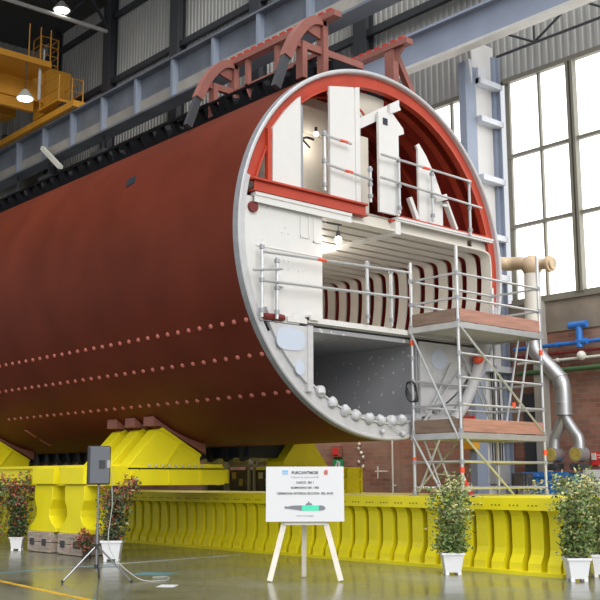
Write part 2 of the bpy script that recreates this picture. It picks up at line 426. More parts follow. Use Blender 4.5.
# end ring: red above, pale grey below
MB().sweep([(3.575, YE+.11), (3.33, YE+.11), (3.33, YE+.14), (3.575, YE+.14)], C2, -12, 165, 90).build('end_ring', 'primer', hull, label='orange-red end ring')
MB().sweep([(3.575, YE+.04), (3.33, YE+.04), (3.33, YE+.07), (3.575, YE+.07)], C2, 212, 348, 70).build('end_ring', 'rim', hull, label='pale grey end ring')
MB().sweep([(3.34, YE+.0), (3.34, YE+.22), (3.31, YE+.22), (3.31, YE+.0)], C2, 205, 335, 80).build('ring_lip', 'rim', hull)
MB().sweep([(3.35, YE+.06), (3.31, YE+.06), (3.31, YE+.20), (3.35, YE+.20)], C2, -12, 165, 90).build('ring_flange', 'primer', hull)
MB().sweep([(3.57, YE+.16), (3.47, YE+.30), (3.45, YE+.30), (3.57, YE+.14)], C2, -28, 160, 80).build('weld_fillet', 'darkred', hull)
MB().sweep([(3.575, YE+.04), (3.48, YE+.04), (3.48, YE+.07), (3.575, YE+.07)], C2, 165, 212, 30).build('end_ring', 'rim', hull, label='pale grey end ring')
# ring frames: red overhead, beige between the decks
def tee(y, r0=3.58, r1=3.36, fw=.2, w=.03, ft=.03):
    return [(r0, y-w/2), (r1+ft, y-w/2), (r1+ft, y-fw/2), (r1, y-fw/2), (r1, y+fw/2), (r1+ft, y+fw/2), (r1+ft, y+w/2), (r0, y+w/2)]
for k in range(13):
    y = YE+.5+k*.6
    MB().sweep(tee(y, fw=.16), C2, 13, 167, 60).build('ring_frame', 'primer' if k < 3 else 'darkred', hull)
for k in range(15):
    y = YE+.15+k*.41
    MB().sweep([(3.58, y-.015), (3.3, y-.015), (3.3, y+.015), (3.58, y+.015)], C2, -27, 6, 14).prism([(16.95, 6.46), (17.2, 6.46), (17.42, 6.42), (17.47, 6.30), (17.68, 6.30), (17.62, 6.64), (16.95, 6.64)], 'y', y-.014, y+.014).build('frame_web', 'darkred' if k else 'beige', hull)
    f = MB().sweep([(3.31, y-.128), (3.27, y-.128), (3.27, y+.128), (3.31, y+.128)], C2, -27, 6, 16)
    # knee into the deck beam overhead: smooth bend
    q = []
    for i in range(9):
        t = i/8; a = Vector((CX+3.29*math.cos(rad(6)), 0, CZ+3.29*math.sin(rad(6)))); b_ = Vector((17.40, 0, 6.43)); c_ = Vector((17.14, 0, 6.43))
        q.append(a*(1-t)**2 + b_*2*t*(1-t) + c_*t*t)
    for p0, p1 in zip(q, q[1:]): f.bar((p0.x, y, p0.z), (p1.x, y, p1.z), .256, .04, up=(0, 0, 1) if abs(p1.x-p0.x) > abs(p1.z-p0.z) else (1, 0, 0))
    f.build('side_frame', 'beige', hull, label='beige curved side frame')
    MB().box(12.6, 17.15, y-.15, y+.15, 6.41, 6.45).box(12.6, 16.8, y-.015, y+.015, 6.45, 6.66).build('deck_beam', 'beige', hull)
# decks
def chord(z, r=3.3): return math.sqrt(r*r-(z-CZ)**2)
h = chord(6.72)
MB().box(CX-h, CX+h, YE+.12, 20.4, 6.66, 6.7, 0).build('upper_deck', 'soffit', hull)
MB().box(14.6, 17.3, YE+.12, 20.3, 6.645, 6.66).build('deck_lining', 'beige', hull)
MB().box(14.42, 14.56, YE-.02, 20.3, 6.36, 6.62).build('edge_girder', 'white', hull, label='white longitudinal deck edge girder')
MB().box(14.36, 14.62, YE+.05, 20.3, 6.62, 6.67).build('edge_strip', 'primer', hull, label='red strip above the deck edge girder')
MB().box(14.45, CX+chord(6.5, 3.36), YE-.03, YE+.03, 6.63, 6.67).box(14.45, CX+chord(6.5, 3.36), YE-.05, YE+.12, 6.67, 6.71).build('front_girder', 'white', hull, label='white front deck girder')
MB().box(14.6, CX+chord(6.7, 3.36), YE+.0, YE+.4, 6.71, 6.76).build('deck_kerb', 'primer', hull, label='red kerb on the deck front')
# red upper beam (I section) on the left
MB().box(10.79, 13.62, YE-.06, YE+.12, 6.78, 6.82).box(10.86, 13.62, YE+.01, YE+.04, 6.6, 6.78).box(10.80, 13.62, YE-.06, YE+.12, 6.57, 6.6).build('red_beam', 'primer', hull, .005, label='orange-red front beam')
MB().box(10.85, 13.2, YE-.04, YE+.1, 6.5, 6.56).box(10.85, 13.2, YE-.02, YE+.01, 6.38, 6.5).build('white_angle', 'white', hull)
# white bulkhead below it
def arc_poly(x0, x1, z0, z1, r):
    # rectangle clipped on its left or right by the circle of radius r
    n = 14; pts = []
    cxl = x0 < CX
    for i in range(n+1):
        z = z0+(z1-z0)*i/n; hh = math.sqrt(max(0, r*r-(z-CZ)**2))
        pts.append((max(x0, CX-hh) if cxl else min(x1, CX+hh), z))
    return ([(x1, z0)] + pts + [(x1, z1)]) if cxl else ([(x0, z0)] + pts + [(x0, z1)])
bk = MB().prism(arc_poly(10.6, 12.53, 4.42, 6.5, 3.5), 'y', YE+.08, YE+.14).build('bulkhead', 'white', hull)
mb = MB()
for (x, z) in [(11.55, 5.95), (11.62, 6.05), (11.7, 5.95), (12.2, 5.6), (12.3, 5.6), (11.6, 5.45), (11.7, 5.45), (11.6, 5.3), (11.7, 5.3), (12.15, 5.05), (12.3, 5.05), (11.95, 5.3), (12.05, 5.3), (11.1, 5.75), (11.2, 5.6)]:
    mb.sphere((x, YE+.08, z), .018, 6, 4)
mb.box(11.98, 12.0, YE+.06, YE+.09, 5.95, 6.35).box(12.18, 12.2, YE+.06, YE+.09, 5.95, 6.35).box(11.98, 12.2, YE+.06, YE+.09, 5.93, 5.96)
mb.box(12.3, 12.5, YE+.06, YE+.09, 5.88, 5.9).box(12.3, 12.32, YE+.06, YE+.09, 5.88, 6.3).box(10.95, 12.5, YE+.065, YE+.085, 5.62, 5.635).box(11.4, 11.55, YE+.02, YE+.09, 4.95, 5.15)
mb.build('fitting', 'white', bk)
MB().tube([(10.86, YE+.02, 6.30), (10.86, YE+.09, 6.30)], .1, 20).build('porthole', 'pipered', bk, label='round dark porthole')
MB().box(12.45, 12.53, YE+.14, 20.3, 4.42, 6.5).build('side_bulkhead', 'white', hull)
# ledge clutter at the bottom of the bulkhead
MB().box(11.0, 11.9, YE-.0, YE+.08, 4.3, 4.33).build('ledge', 'rim', hull)
MB().sphere((11.45, YE+.0, 4.38), .07, 8, 6).tube([(11.05, YE-.02, 4.37), (11.5, YE-.02, 4.38)], .06).build('red_fitting', 'pipered', hull, label='dark red fitting on the ledge')
MB().box(11.6, 12.05, YE-.03, YE+.07, 4.33, 4.42).prism([(11.75, 4.42), (11.9, 4.42), (11.83, 4.52)], 'y', YE, YE+.05).build('white_block', 'white', hull)
# panels above the upper deck
def panel(name, poly, y0=YE+.05, d=.05, m='white', label=None): return MB().prism(poly, 'y', y0, y0+d).build(name, m, hull, 0, label)
panel('partition_panel', [(11.31, 6.82), (11.98, 6.82), (11.98, 8.62), (11.9, 8.56), (11.62, 8.27), (11.31, 7.86)], d=.06)
MB().box(11.98, 12.04, YE+.05, YE+.5, 6.82, 8.45).build('panel_return', 'steel', hull)
MB().box(11.18, 11.27, YE+.03, YE+.12, 6.82, 7.82).build('red_post', 'primer', hull, label='red post at the left panel')
MB().prism([(12.66, 6.82), (13.30, 6.82), (13.30, 9.12), (12.66, 8.98)], 'y', YE-.02, YE+.04).box(13.3, 13.34, YE-.0, YE+.04, 6.82, 9.1).prism([(13.34, 6.82), (13.46, 6.82), (13.46, 9.16), (13.34, 9.13)], 'y', YE-.02, YE+.25).build('partition_panel', 'white', hull, .004)
pc = MB().prism([(14.0, 6.75), (14.57, 6.75), (14.57, 8.42), (14.74, 8.5), (14.72, 8.6), (14.4, 8.86), (14.0, 8.8)], 'y', YE, YE+.06).build('partition_panel', 'white', hull)
MB().box(14.12, 14.25, YE-.012, YE+.002, 8.56, 8.70).build('square_opening', 'navy', pc, label='small black square opening')
panel('partition_panel', [(15.2, 6.76), (15.93, 6.76), (15.93, 7.4), (15.72, 7.82), (15.45, 8.2), (15.24, 8.42), (15.15, 8.36), (15.2, 8.28)])
MB().box(13.55, 13.95, YE+.25, YE+.3, 6.75, 8.3).build('partition_panel', 'cream', hull)
# cross arm web with slot and diagonal
MB().bar((13.46, YE+.3, 8.4), (14.58, YE-.0, 9.06), .05, .2, up=(0, 0, 1)).prism([(14.3, 8.82), (14.58, 8.95), (14.58, 9.18), (14.3, 9.02)], 'y', YE-.03, YE+.03).build('cross_arm', 'white', hull)
def ringpoly(mb, cx, cz, rx, rz, t, y0, y1, n=20):
    o = []; 
    for i in range(n):
        a = 2*PI*i/n; o.append((math.cos(a), math.sin(a)))
    vs = []; 
    for y in (y0, y1):
        for s in (1, 0):
            for (a, b_) in o: vs.append((cx+(rx-(0 if s else t))*a, y, cz+(rz-(0 if s else t))*b_))
    fs = []
    for i in range(n):
        j = (i+1) % n
        fs += [(i, j, n+j, n+i), (2*n+i, 3*n+i, 3*n+j, 2*n+j), (i, 2*n+i, 2*n+j, j), (n+i, n+j, 3*n+j, 3*n+i)]
    return mb.add(vs, fs)
slot = ringpoly(MB(), 13.62, 8.72, .33, .2, .04, YE+.3, YE+.36).build('slot_rim', 'primer', hull, label='red slotted rim')
MB().sweep([(3.3, YE+.32), (2.8, YE+.32), (2.8, YE+.35), (3.3, YE+.35)], C2, 84, 112, 12).build('web_plate', 'cream', hull)
each(MB().bar((14.9, YE+.05, 7.2), (15.12, YE+.05, 6.78), .09, .09, up=(0, 1, 0)).bar((15.62, YE-.02, 7.28), (15.98, YE-.02, 7.40), .05, .12).bar((15.98, YE+.02, 7.3), (16.28, YE+.02, 6.75), .06, .12, up=(0, 1, 0)).bar((15.85, YE-.02, 7.2), (15.98, YE-.02, 7.2), .05, .05), 'brace', 'white', hull)
# cream lining wall and dark interior end
MB().prism(arc_poly(10.7, 14.6, 6.7, 9.2, 3.4), 'y', YE+1.1, YE+1.15).build('lining_wall', 'cream', hull)
MB().box(12.2, 14.0, YE+1.0, YE+1.1, 8.4, 8.95).build('duct_casing', 'cream', hull)
MB().tube(bez([(12.05, YE+.4, 8.05), (12.3, YE+.5, 7.95), (12.6, YE+.6, 8.1), (12.8, YE+.6, 8.1)]), .025, 6).tube(bez([(12.05, YE+.4, 8.08), (12.4, YE+.5, 8.0), (12.7, YE+.6, 7.92)]), .02, 6).build('cable_run', 'rubber', hull)
MB().prism([(CX+3.57*math.cos(2*PI*i/48), CZ+3.57*math.sin(2*PI*i/48)) for i in range(48)], 'y', 20.4, 20.5).build('end_bulkhead', 'darkred', hull)
# lower deck, tank and side plates
h2 = chord(4.4)
MB().box(CX-h2, CX+h2, YE+.08, 20.3, 4.34, 4.42).build('lower_deck', 'rim', hull)
MB().box(12.1, CX+chord(4.4, 3.35), YE-.03, YE+.1, 4.36, 4.46).box(12.1, 12.3, YE-.08, YE+.1, 4.40, 4.5).build('front_beam', 'white', hull, label='white lower deck front beam')
MB().box(12.16, 15.0, YE+.08, 20.2, 4.22, 4.3).build('tank_top', 'tank', hull)
MB().box(15.0, 15.06, YE+.06, 20.2, 2.6, 4.3).build('tank_side', 'tank', hull)
MB().box(12.1, 12.16, YE+.1, 20.2, 3.05, 4.3).build('tank_side', 'tank', hull)
MB().prism([(12.16, 4.3)] + [(CX+3.5*math.cos(rad(t)), CZ+3.5*math.sin(rad(t))) for t in range(236, 285, 6)] + [(15.0, 4.3)], 'y', 19.9, 20.0).build('tank_end', 'tank', hull)
MB().sweep([(3.5, YE+.3), (3.5, 19.9), (3.47, 19.9), (3.47, YE+.3)], C2, 234, 286, 30).build('tank_bottom', 'tank', hull)
for k in range(4): MB().sweep([(3.47, YE+.5+k*.7), (3.47, YE+.56+k*.7), (3.3, YE+.56+k*.7), (3.3, YE+.5+k*.7)], C2, 238, 284, 24).build('floor_frame', 'tank', hull)
lp = MB().prism(arc_poly(10.5, 12.12, 3.25, 4.28, 3.42), 'y', YE-.03, YE+.05).build('side_plate', 'rim', hull)
MB().box(12.05, 12.17, YE-.06, YE+.12, 3.12, 4.3).build('edge_flange', 'rim', lp)
def oval(cx, cz, rx, rz, n=24, p=2.0):
    return [(cx+rx*math.copysign(abs(math.cos(2*PI*i/n))**(2/p), math.cos(2*PI*i/n)), cz+rz*math.copysign(abs(math.sin(2*PI*i/n))**(2/p), math.sin(2*PI*i/n))) for i in range(n)]
MB().prism(oval(11.66, 4.02, .33, .2, 28, 3), 'y', YE-.045, YE-.03).build('covered_opening', 'patch', lp, label='pale blue oval cover')
MB().prism(oval(11.87, 3.53, .11, .13), 'y', YE-.045, YE-.03).build('covered_opening', 'patch', lp, label='pale blue round cover')
rp = MB().prism(arc_poly(15.06, 17.6, 2.73, 4.28, 3.36), 'y', YE+.0, YE+.05).build('side_plate', 'rim', hull)
MB().prism(oval(15.62, 3.95, .24, .2), 'y', YE-.015, YE+.01).build('covered_opening', 'patch', rp, label='pale blue round cover')
# wrapped stubs along the bottom rim
for (x, z) in [(12.40, 3.14), (12.70, 2.96), (13.01, 2.83), (13.29, 2.75), (13.63, 2.70), (13.94, 2.68), (14.25, 2.68), (14.52, 2.71), (14.95, 2.76), (15.25, 2.86), (15.5, 2.97)]:
    MB().sphere((x, YE+.02, z), .11, 10, 7, .95, .14).tube([(x, YE-.02, z), (x, YE+.3, z)], .085, 10).build('wrapped_stub', 'lump', hull, label='grey wrapped stub on the bottom rim')
MB().tube(bez([(14.1, YE-.04, 2.6), (14.35, YE-.06, 2.5), (14.5, YE-.05, 2.42)]), .012, 6).sphere((14.5, YE-.03, 2.44), .06, 8, 6).sphere((13.95, YE-.03, 2.47), .05, 8, 6).build('rim_fitting', 'lump', hull)
# studs in three rows
for ang in (-153.3, -142.8, -129.1):
    a = rad(ang); y = YE+.25
    n = 0
    while y < 24.9 and n < 33:
        dirv = Vector((math.cos(a), 0, math.sin(a))); p = Vector((CX, y, CZ)) + dirv*(R-.01)
        MB().tube([p, p+dirv*.03, p+dirv*.05], [.05, .045, .02], 8).build('stud', 'stud', hull)
        y += .345; n += 1
# vent mark, scar plate
def on_hull(ang, y, r=R): return (CX+r*math.cos(rad(ang)), y, CZ+r*math.sin(rad(ang)))
def hull_patch(t0, t1, y0, y1, th, m, name):
    MB().sweep([(R+th, y0), (R+th, y1), (R-.01, y1), (R-.01, y0)], C2, t0, t1, 4).build(name, m, hull)
mb = MB().prism([(0, 0)]*3, 'y', 0, 0) if False else MB()
vent = ((153.6, 17.86), (152.6, 17.58), (149.0, 17.70), (149.8, 18.0))
pA = [on_hull(a, y, R+.012) for a, y in vent]
pB = [on_hull(a, y, R-.02) for a, y in vent]
mb.add(pA+pB, [(0,1,2,3), (7,6,5,4), (0,4,5,1), (1,5,6,2), (2,6,7,3), (3,7,4,0)]).build('vent_slot', 'navy', hull, label='small dark slot on the hull flank')
MB().bar(on_hull(-121.7, 24.65, R), on_hull(-108, 24.8, R), .12, .05, up=(-.4, 0, -.9)).build('weld_pad', 'stud', hull)
# black serrated rail on the hull shoulder
def radial(ang): return Vector((math.cos(rad(ang)), 0, math.sin(rad(ang))))
rl = MB(); A1 = 117
rl.bar(on_hull(A1, YE+1.2, R+.02), on_hull(A1, YB-.3, R+.02), .16, .05, up=radial(A1))
rl.bar(on_hull(A1, YE+1.2, R+.34), on_hull(A1, YB-.3, R+.34), .16, .05, up=radial(A1))
rl = rl.build('shoulder_rail', 'black', hull)
y = YE+1.3
while y < YB-.4:
    MB().bar(on_hull(A1, y, R), on_hull(A1, y, R+.34), .14, .12, up=(0, 1, 0)).build('rung', 'black', rl); y += .5
y = YE+.9; k = 0
while y < 31:
    A2 = 106; u = radial(A2); tdir = Vector((-u.z, 0, u.x))
    hgt = .50 if k % 4 != 3 else .3
    b0 = Vector(on_hull(A2, y, R-.05)); w = .2
    prof = [(0, 0), (.55, 0), (.55, hgt*.55), (.32, hgt), (.12, hgt), (0, hgt*.7)]
    vs = []
    for s in (-w, w):
        for (dy, dh) in prof: vs.append(b0 + Vector((0, dy, 0)) + u*dh + tdir*s)
    n = len(prof)
    MB().add(vs, [tuple(range(n)), tuple(range(n, 2*n))[::-1]] + [(i, n+i, n+(i+1) % n, (i+1) % n) for i in range(n)]).build('serrated_block', 'black', hull)
    y += .62; k += 1
# red deck frames on top: post, curved leg, strut, longitudinal notched beam
def deck_frame(y, xs=13.1, front=False):
    f = MB().box(xs-.065, xs+.065, y-.10, y+.10, CZ+math.sqrt(R*R-(xs-CX)**2)-.05, 10.72).build('deck_frame', 'salmon', hull, label='salmon red arched deck frame')
    pts = bez([(xs+.02, y, 10.62), (xs-.35, y, 10.55), (xs-.72, y, 10.15), (xs-.98, y, 9.62)], 5)
    out = []; inn = []
    for i, p in enumerate(pts):
        d = (pts[min(i+1, len(pts)-1)] - pts[max(i-1, 0)]).normalized(); nn = Vector((-d.z, 0, d.x))
        out.append((p.x-nn.x*.09, p.z-nn.z*.09)); inn.append((p.x+nn.x*.09, p.z+nn.z*.09))
    MB().prism(out + inn[::-1], 'y', y-.1, y+.1).build('curved_leg', 'salmon', f)
    MB().bar((xs-.96, y, 9.68), (xs-1.22, y, 8.95), .12, .16, up=(1, 0, .6)).build('foot', 'darksteel', f)
    MB().prism([(xs-.08, 10.7), (xs-.5, 10.35), (xs-.08, 10.25)], 'y', y-.03, y+.03).bar((xs-.7, y, 10.0), (xs+1.1, y, 10.0), .1, .14).build('gusset', 'salmon', f)
    MB().box(xs-.62, xs-.5, y-.1, y+.1, 9.3, 10.05).build('inner_post', 'salmon', f)
    return f
deck_frame(14.2); deck_frame(17.1)
f3 = MB().box(15.05, 15.21, 14.1, 14.36, 9.4, 10.72).build('deck_frame', 'salmon', hull, label='salmon red deck post with a diagonal strut')
MB().bar((15.2, 14.22, 10.62), (16.25, 14.22, 9.0), .13, .13, up=(0, 1, 0)).build('strut', 'salmon', f3)
MB().prism([(14.1-.35, 10.7), (14.1, 10.35), (14.1, 10.7)], 'x', 15.1, 15.16).build('gusset', 'salmon', f3)
def notched(x, y0, y1, z=10.74):
    o = MB().box(x-.1, x+.1, y0, y1, z-.12, z).build('deck_stringer', 'salmon', hull)
    y = y0+.1; mm = MB()
    while y < y1-.15: mm.box(x-.1, x+.1, y, y+.14, z, z+.06); y += .24
    each(mm, 'notch', 'darkred', o)
notched(13.1, 13.75, 17.25); notched(15.13, 13.7, 15.6)
MB().box(13.05, 13.15, 14.3, 17.1, 9.95, 10.05).bar((13.1, 15.6, 9.5), (13.1, 15.6, 10.7), .1, .1).bar((13.1, 16.6, 9.5), (13.1, 16.6, 10.7), .1, .1).build('lower_stringer', 'salmon', hull)
MB().box(13.2, 13.85, 14.0, 14.5, 9.5, 9.82).build('top_block', 'black', hull)
MB().sphere((14.35, 14.3, 9.5), .48, 16, 8, .75).build('top_dome', 'navy', hull)
# dark ribbed keel skirt under the hull
ks = MB().box(14.3, 15.6, 18.0, 33, 2.06, 2.44).build('keel_skirt', 'navy', hull)
y = 18.1; m2 = MB()
while y < 33: m2.bar((14.2, y, 2.42), (14.35, y+.12, 2.02), .2, .12, up=(0, 1, 0)); y += .6
each(m2, 'skirt_rib', 'navy', ks)

# ------------------------------------------------------------------ light bulb, guard rails
lb = thing('hanging_bulb', 'lit bare light bulb hanging under the white deck edge girder', 'light bulb', (12.82, YE-.05, 6.0))
MB().tube([(12.82, YE-.05, 6.28), (12.82, YE-.05, 6.14)], .008, 6).bar((12.55, YE-.03, 6.28), (12.9, YE-.05, 6.28), .03, .03).build('cord', 'rubber', lb)
MB().tube([(12.82, YE-.05, 6.16), (12.82, YE-.05, 6.05)], [.03, .045], 10).build('socket', 'rubber', lb)
MB().sphere((12.82, YE-.05, 5.98), .07, 12, 8, 1.15).build('bulb', 'bulb', lb)

def rails(name, label, posts, bars, clips=()):
    t = thing(name, label, 'guard rail', (posts[0][0], YE-.12, posts[0][1]), 'scaffold guard rails at the hull mouth')
    for (x, z0, z1) in posts:
        p = MB().tube([(x, YE-.12, z0), (x, YE-.12, z1)], .03).build('post', 'scaf', t)
        mm = MB()
        for z in (z0+.12, (z0+z1)/2, z1-.06): mm.tube([(x, YE-.12, z-.035), (x, YE-.12, z+.035)], .048)
        each(mm, 'coupler', 'steel', p)
    for (x0, z0, x1, z1) in bars: MB().tube([(x0, YE-.16, z0), (x1, YE-.16, z1)], .026).build('rail', 'scaf', t)
    for (x, z) in clips: MB().tube([(x-.1, YE-.16, z), (x+.1, YE-.16, z)], .03).build('orange_mark', 'orangeclip', t, label='orange paint mark on the tube')
rails('guard_rail', 'grey tube guard rail along the front edge of the upper right deck', [(14.43, 6.75, 7.9), (15.42, 6.76, 7.82), (16.6, 6.65, 7.86)],
      [(13.87, 7.85, 16.62, 7.82), (13.87, 7.38, 16.95, 7.3)], [(15.2, 7.83)])
rails('guard_rail', 'short guard rail standing on the red beam, leftmost of the upper rails', [(12.42, 6.84, 8.0), (13.62, 6.84, 7.55)], [(12.42, 7.9, 13.08, 7.88), (12.42, 7.35, 13.62, 7.28)], [(12.88, 7.89), (13.0, 7.32)])
rails('guard_rail', 'long grey tube guard rail in front of the white bulkhead and beige side frames', [(10.93, 4.33, 5.62), (11.27, 4.33, 5.42), (13.5, 4.48, 5.66), (14.15, 4.48, 5.6)],
      [(10.93, 5.47, 14.6, 5.58), (10.93, 4.96, 14.6, 5.07), (10.71, 5.12, 11.35, 5.22)], [(12.3, 5.51)])

# ------------------------------------------------------------------ scaffold tower (stands on the yellow ways)
TX0, TX1, TY0, TY1, TB = 14.72, 17.28, 12.27, 13.44, 1.27
sc = thing('scaffold_tower', 'aluminium scaffold tower with two boarded platforms standing at the hull mouth', 'scaffold tower', (TX0, TY0, TB))
for (x, y, z1) in ((TX0, TY0, 5.95), (TX0, TY1, 5.8), (TX1, TY0, 6.1), (TX1, TY1, 5.6)):
    p = MB().tube([(x, y, TB), (x, y, z1)], .032, 10).build('standard', 'scaf', sc)
    MB().tube([(x, y, TB), (x, y, TB+.1)], .05, 10).box(x-.08, x+.08, y-.08, y+.08, TB, TB+.015).build('base_jack', 'steel', p)
    m2 = MB()
    for z in (1.9, 2.47, 2.95, 3.45, 3.9, 4.5, 4.95, 5.42):
        if z < z1: m2.tube([(x, y, z-.04), (x, y, z+.04)], .05, 8)
    each(m2, 'coupler', 'steel', p)
for z in (1.42, 1.9, 2.95, 3.45, 4.95, 5.42):
    MB().tube([(TX0, TY0, z), (TX1, TY0, z)], .024).build('ledger', 'scaf', sc)
    if z != 1.9: MB().tube([(TX0, TY1, z), (TX1, TY1, z)], .024).build('ledger', 'scaf', sc)
    if z not in (3.45,): MB().tube([(TX0, TY0, z), (TX0, TY1, z)], .024).build('transom', 'scaf', sc)
    MB().tube([(TX1, TY0, z), (TX1, TY1, z)], .024).build('transom', 'scaf', sc)
MB().tube([(TX0, TY0, 3.9), (TX1, TY0, 3.9)], .024).build('ledger', 'scaf', sc)
for z in (2.36, 4.42):
    pl = MB().box(TX0+.02, TX1-.02, TY0+.02, TY1-.02, z, z+.05).build('platform', 'palesteel', sc)
    MB().box(TX0-.05, TX1+.05, TY0-.04, TY0+.02, z-.04, z+.07).box(TX0-.05, TX1+.05, TY1-.02, TY1+.04, z-.04, z+.07).box(TX0-.04, TX0+.02, TY0, TY1, z-.04, z+.07).box(TX1-.02, TX1+.04, TY0, TY1, z-.04, z+.07).build('platform_frame', 'scaf', pl)
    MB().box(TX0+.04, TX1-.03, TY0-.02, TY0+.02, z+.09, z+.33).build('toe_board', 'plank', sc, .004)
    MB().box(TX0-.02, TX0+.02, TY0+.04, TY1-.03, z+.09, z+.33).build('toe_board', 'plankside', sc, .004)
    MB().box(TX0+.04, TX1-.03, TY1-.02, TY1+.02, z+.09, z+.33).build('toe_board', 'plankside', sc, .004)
for a, b_ in (((TX0, TY0-.03, 4.42), (TX1, TY0-.03, 2.45)), ((TX0, TY0-.03, 2.4), (TX0+1.45, TY0-.03, 1.3)), ((TX0-.03, TY1, 4.4), (TX0-.03, TY0+.02, 2.3)), ((TX0-.03, TY1, 2.4), (TX0-.03, TY0+.45, 1.3)),
              ((TX0, TY0+.5, 2.36), (TX0, TY1-.1, 1.35)), ((TX1, TY1+.03, 2.5), (TX1-1.2, TY1+.03, 4.4)), ((TX1-.1, TY0+.2, 4.4), (TX1-.65, TY0+.2, 2.45)), ((TX1-.45, TY0+.2, 4.4), (TX1-1.0, TY0+.2, 2.45)),
              ((TX0, TY1+.03, 2.4), (TX0+1.6, TY1+.03, 3.9)), ((TX0+.2, TY1+.03, 2.45), (TX0+1.2, TY1+.03, 3.9)), ((TX0+.1, TY1+.03, 1.35), (TX0+1.3, TY1+.03, 2.3)), ((TX1-.6, TY1+.03, 3.9), (TX1, TY1+.03, 2.5))):
    MB().tube([a, b_], .022).build('diagonal', 'scaf', sc)
for (x, y, z) in ((TX0, TY1, 4.2), (TX0, TY1, 1.95), (TX0, TY0, 1.75), (TX1, TY0, 2.1), (TX1, TY0, 4.1), (TX0+1.6, TY0, 3.0)):
    MB().tube([(x, y, z-.05), (x, y, z+.05)], .042, 8).build('orange_clip', 'orangeclip', sc, label='orange clip on the tube')
mb = MB()
for k in range(4):
    mb.tube([(TX0-.05+.02*k, TY1+.15*math.cos(t*.4)+.01*k, 3.25+.2*math.sin(t*.4+.3*k)) for t in range(17)], .01, 5)
tag(mb.build('cable_coil', 'rubber'), 'black cable coil hanging on the left scaffold post', 'cable coil')
ld = thing('ladder', 'thin aluminium ladder leaning inside the lower bay of the scaffold tower', 'ladder', (TX0+.1, TY1-.35, TB))
for s in (0, .3): MB().tube([(TX0+.25+s, TY1-.5, TB), (TX0+.05+s, TY1-.2, 2.36)], .02).build('stile', 'scaf', ld)
for k in range(4):
    t = .15+.22*k; MB().tube([(TX0+.25-.2*t, TY1-.5+.3*t, TB+1.09*t), (TX0+.55-.2*t, TY1-.5+.3*t, TB+1.09*t)], .014).build('rung', 'scaf', ld)
# hose with a red coupling hanging by the hull's right edge
hs = thing('exhaust_hose', 'grey hose with a red valve wheel against the right side of the hull mouth', 'hose', (16.6, YE-.1, 3.4))
MB().tube(bez([(16.9, YE-.05, 4.3), (16.75, YE-.1, 3.9), (16.35, YE-.1, 3.2), (15.95, YE-.08, 2.75)]), .12, 12).build('hose_body', 'rim', hs)
MB().sphere((16.62, YE-.2, 4.02), .12, 10, 6, .8).build('valve_wheel', 'orangeclip', hs)

bt = thing('striped_marker', 'small red and white striped marker on the ways behind the middle shrub', 'marker', (15.0, 12.5, 1.27))
for k in range(4): MB().tube([(14.98+.05*k, 12.52-.02*k, 1.66-.1*k), (15.03+.05*k, 12.5-.02*k, 1.56-.1*k)], .05, 10).build('stripe', 'signred' if k % 2 else 'board', bt)
MB().box(15.05, 15.3, 12.34, 12.52, 1.27, 1.3).build('foot', 'rackgrey', bt)

# ------------------------------------------------------------------ yellow launching ways
w = thing('launching_ways', 'long bright yellow steel ways with a row of ribs under the hull', 'steel ways', (14.5, 10, 0))
MB().box(14.5, 17.6, 10, 32, 1.19, 1.27).build('top_plate', 'yellow', w)
MB().box(14.5, 14.54, 10, 32, 1.06, 1.19).build('top_flange', 'yellow', w)
MB().box(15.22, 15.26, 10.02, 32, .06, 1.2).build('web', 'yellow', w)
MB().box(14.42, 17.6, 10, 32, .0, .06).build('bottom_flange', 'yellow', w)
MB().box(14.52, 17.6, 10.0, 10.05, .06, 1.2).build('end_plate', 'yellow', w)
ribprof = [(15.22, 1.1), (14.52, 1.1), (14.53, 1.06), (14.57, 1.02), (14.60, .96), (14.61, .85), (14.61, .42), (14.59, .33), (14.55, .26), (14.51, .19), (14.5, .06), (15.22, .06)]
rib0 = None; y = 10.22
while y < 31.8:
    if rib0 is None:
        rib0 = MB().prism(ribprof, 'y', y-.13, y+.13).build('rib', 'yellow', w); ry = y
    else:
        c = rib0.copy(); COL.objects.link(c); c.parent = w; c.location = (0, y-ry, 0)
    y += .385
# flange slots in small groups, their inner shade put in as dark colour
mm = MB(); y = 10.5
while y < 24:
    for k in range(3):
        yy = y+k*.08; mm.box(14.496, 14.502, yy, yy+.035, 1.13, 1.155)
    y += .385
mm.build('slot_row', mat('slot_shade', (.22, .19, .01), .6), w)

# ------------------------------------------------------------------ cradle on the left with wedges
cr = thing('support_cradle', 'yellow steel cradle with stepped wedges and red pads under the left side of the hull', 'cradle', (11.5, 20, .45))
MB().box(11.5, 14.0, 18.5, 18.56, 1.5, 1.83).box(11.5, 14.0, 18.5, 21.2, 1.8, 1.86).box(11.5, 14.0, 18.5, 21.2, 1.47, 1.5).box(11.2, 11.5, 18.5, 18.9, 1.47, 1.86).build('cross_beam', 'yellow', cr)
mb = MB(); n = 10
poly = [(14.0, 18.5)] + [(14.0+.28*math.sin(PI*i/n/1.0*.5), 18.5+.28*(1-math.cos(PI*i/n*.5))) for i in range(n+1)] + [(14.28, 21.2), (14.0, 21.2)]
mb.prism(poly, 'z', 1.5, 1.8).build('rounded_end', 'yellow', cr)
for x in (11.62, 12.55, 13.36): MB().box(x-.03, x+.03, 18.47, 18.5, 1.5, 1.8).build('stiffener', 'yellow', cr)
MB().box(11.2, 11.9, 18.9, 28.5, 1.84, 1.9).box(11.24, 11.28, 18.9, 28.5, 1.5, 1.84).box(11.2, 11.9, 18.9, 28.5, 1.46, 1.5).build('long_beam', 'yellow', cr)
for (y0, y1) in ((20.9, 21.9), (19.6, 20.6)): MB().box(11.08, 11.26, y0, y1, 1.5, 1.84).build('capital', 'yellow', cr)
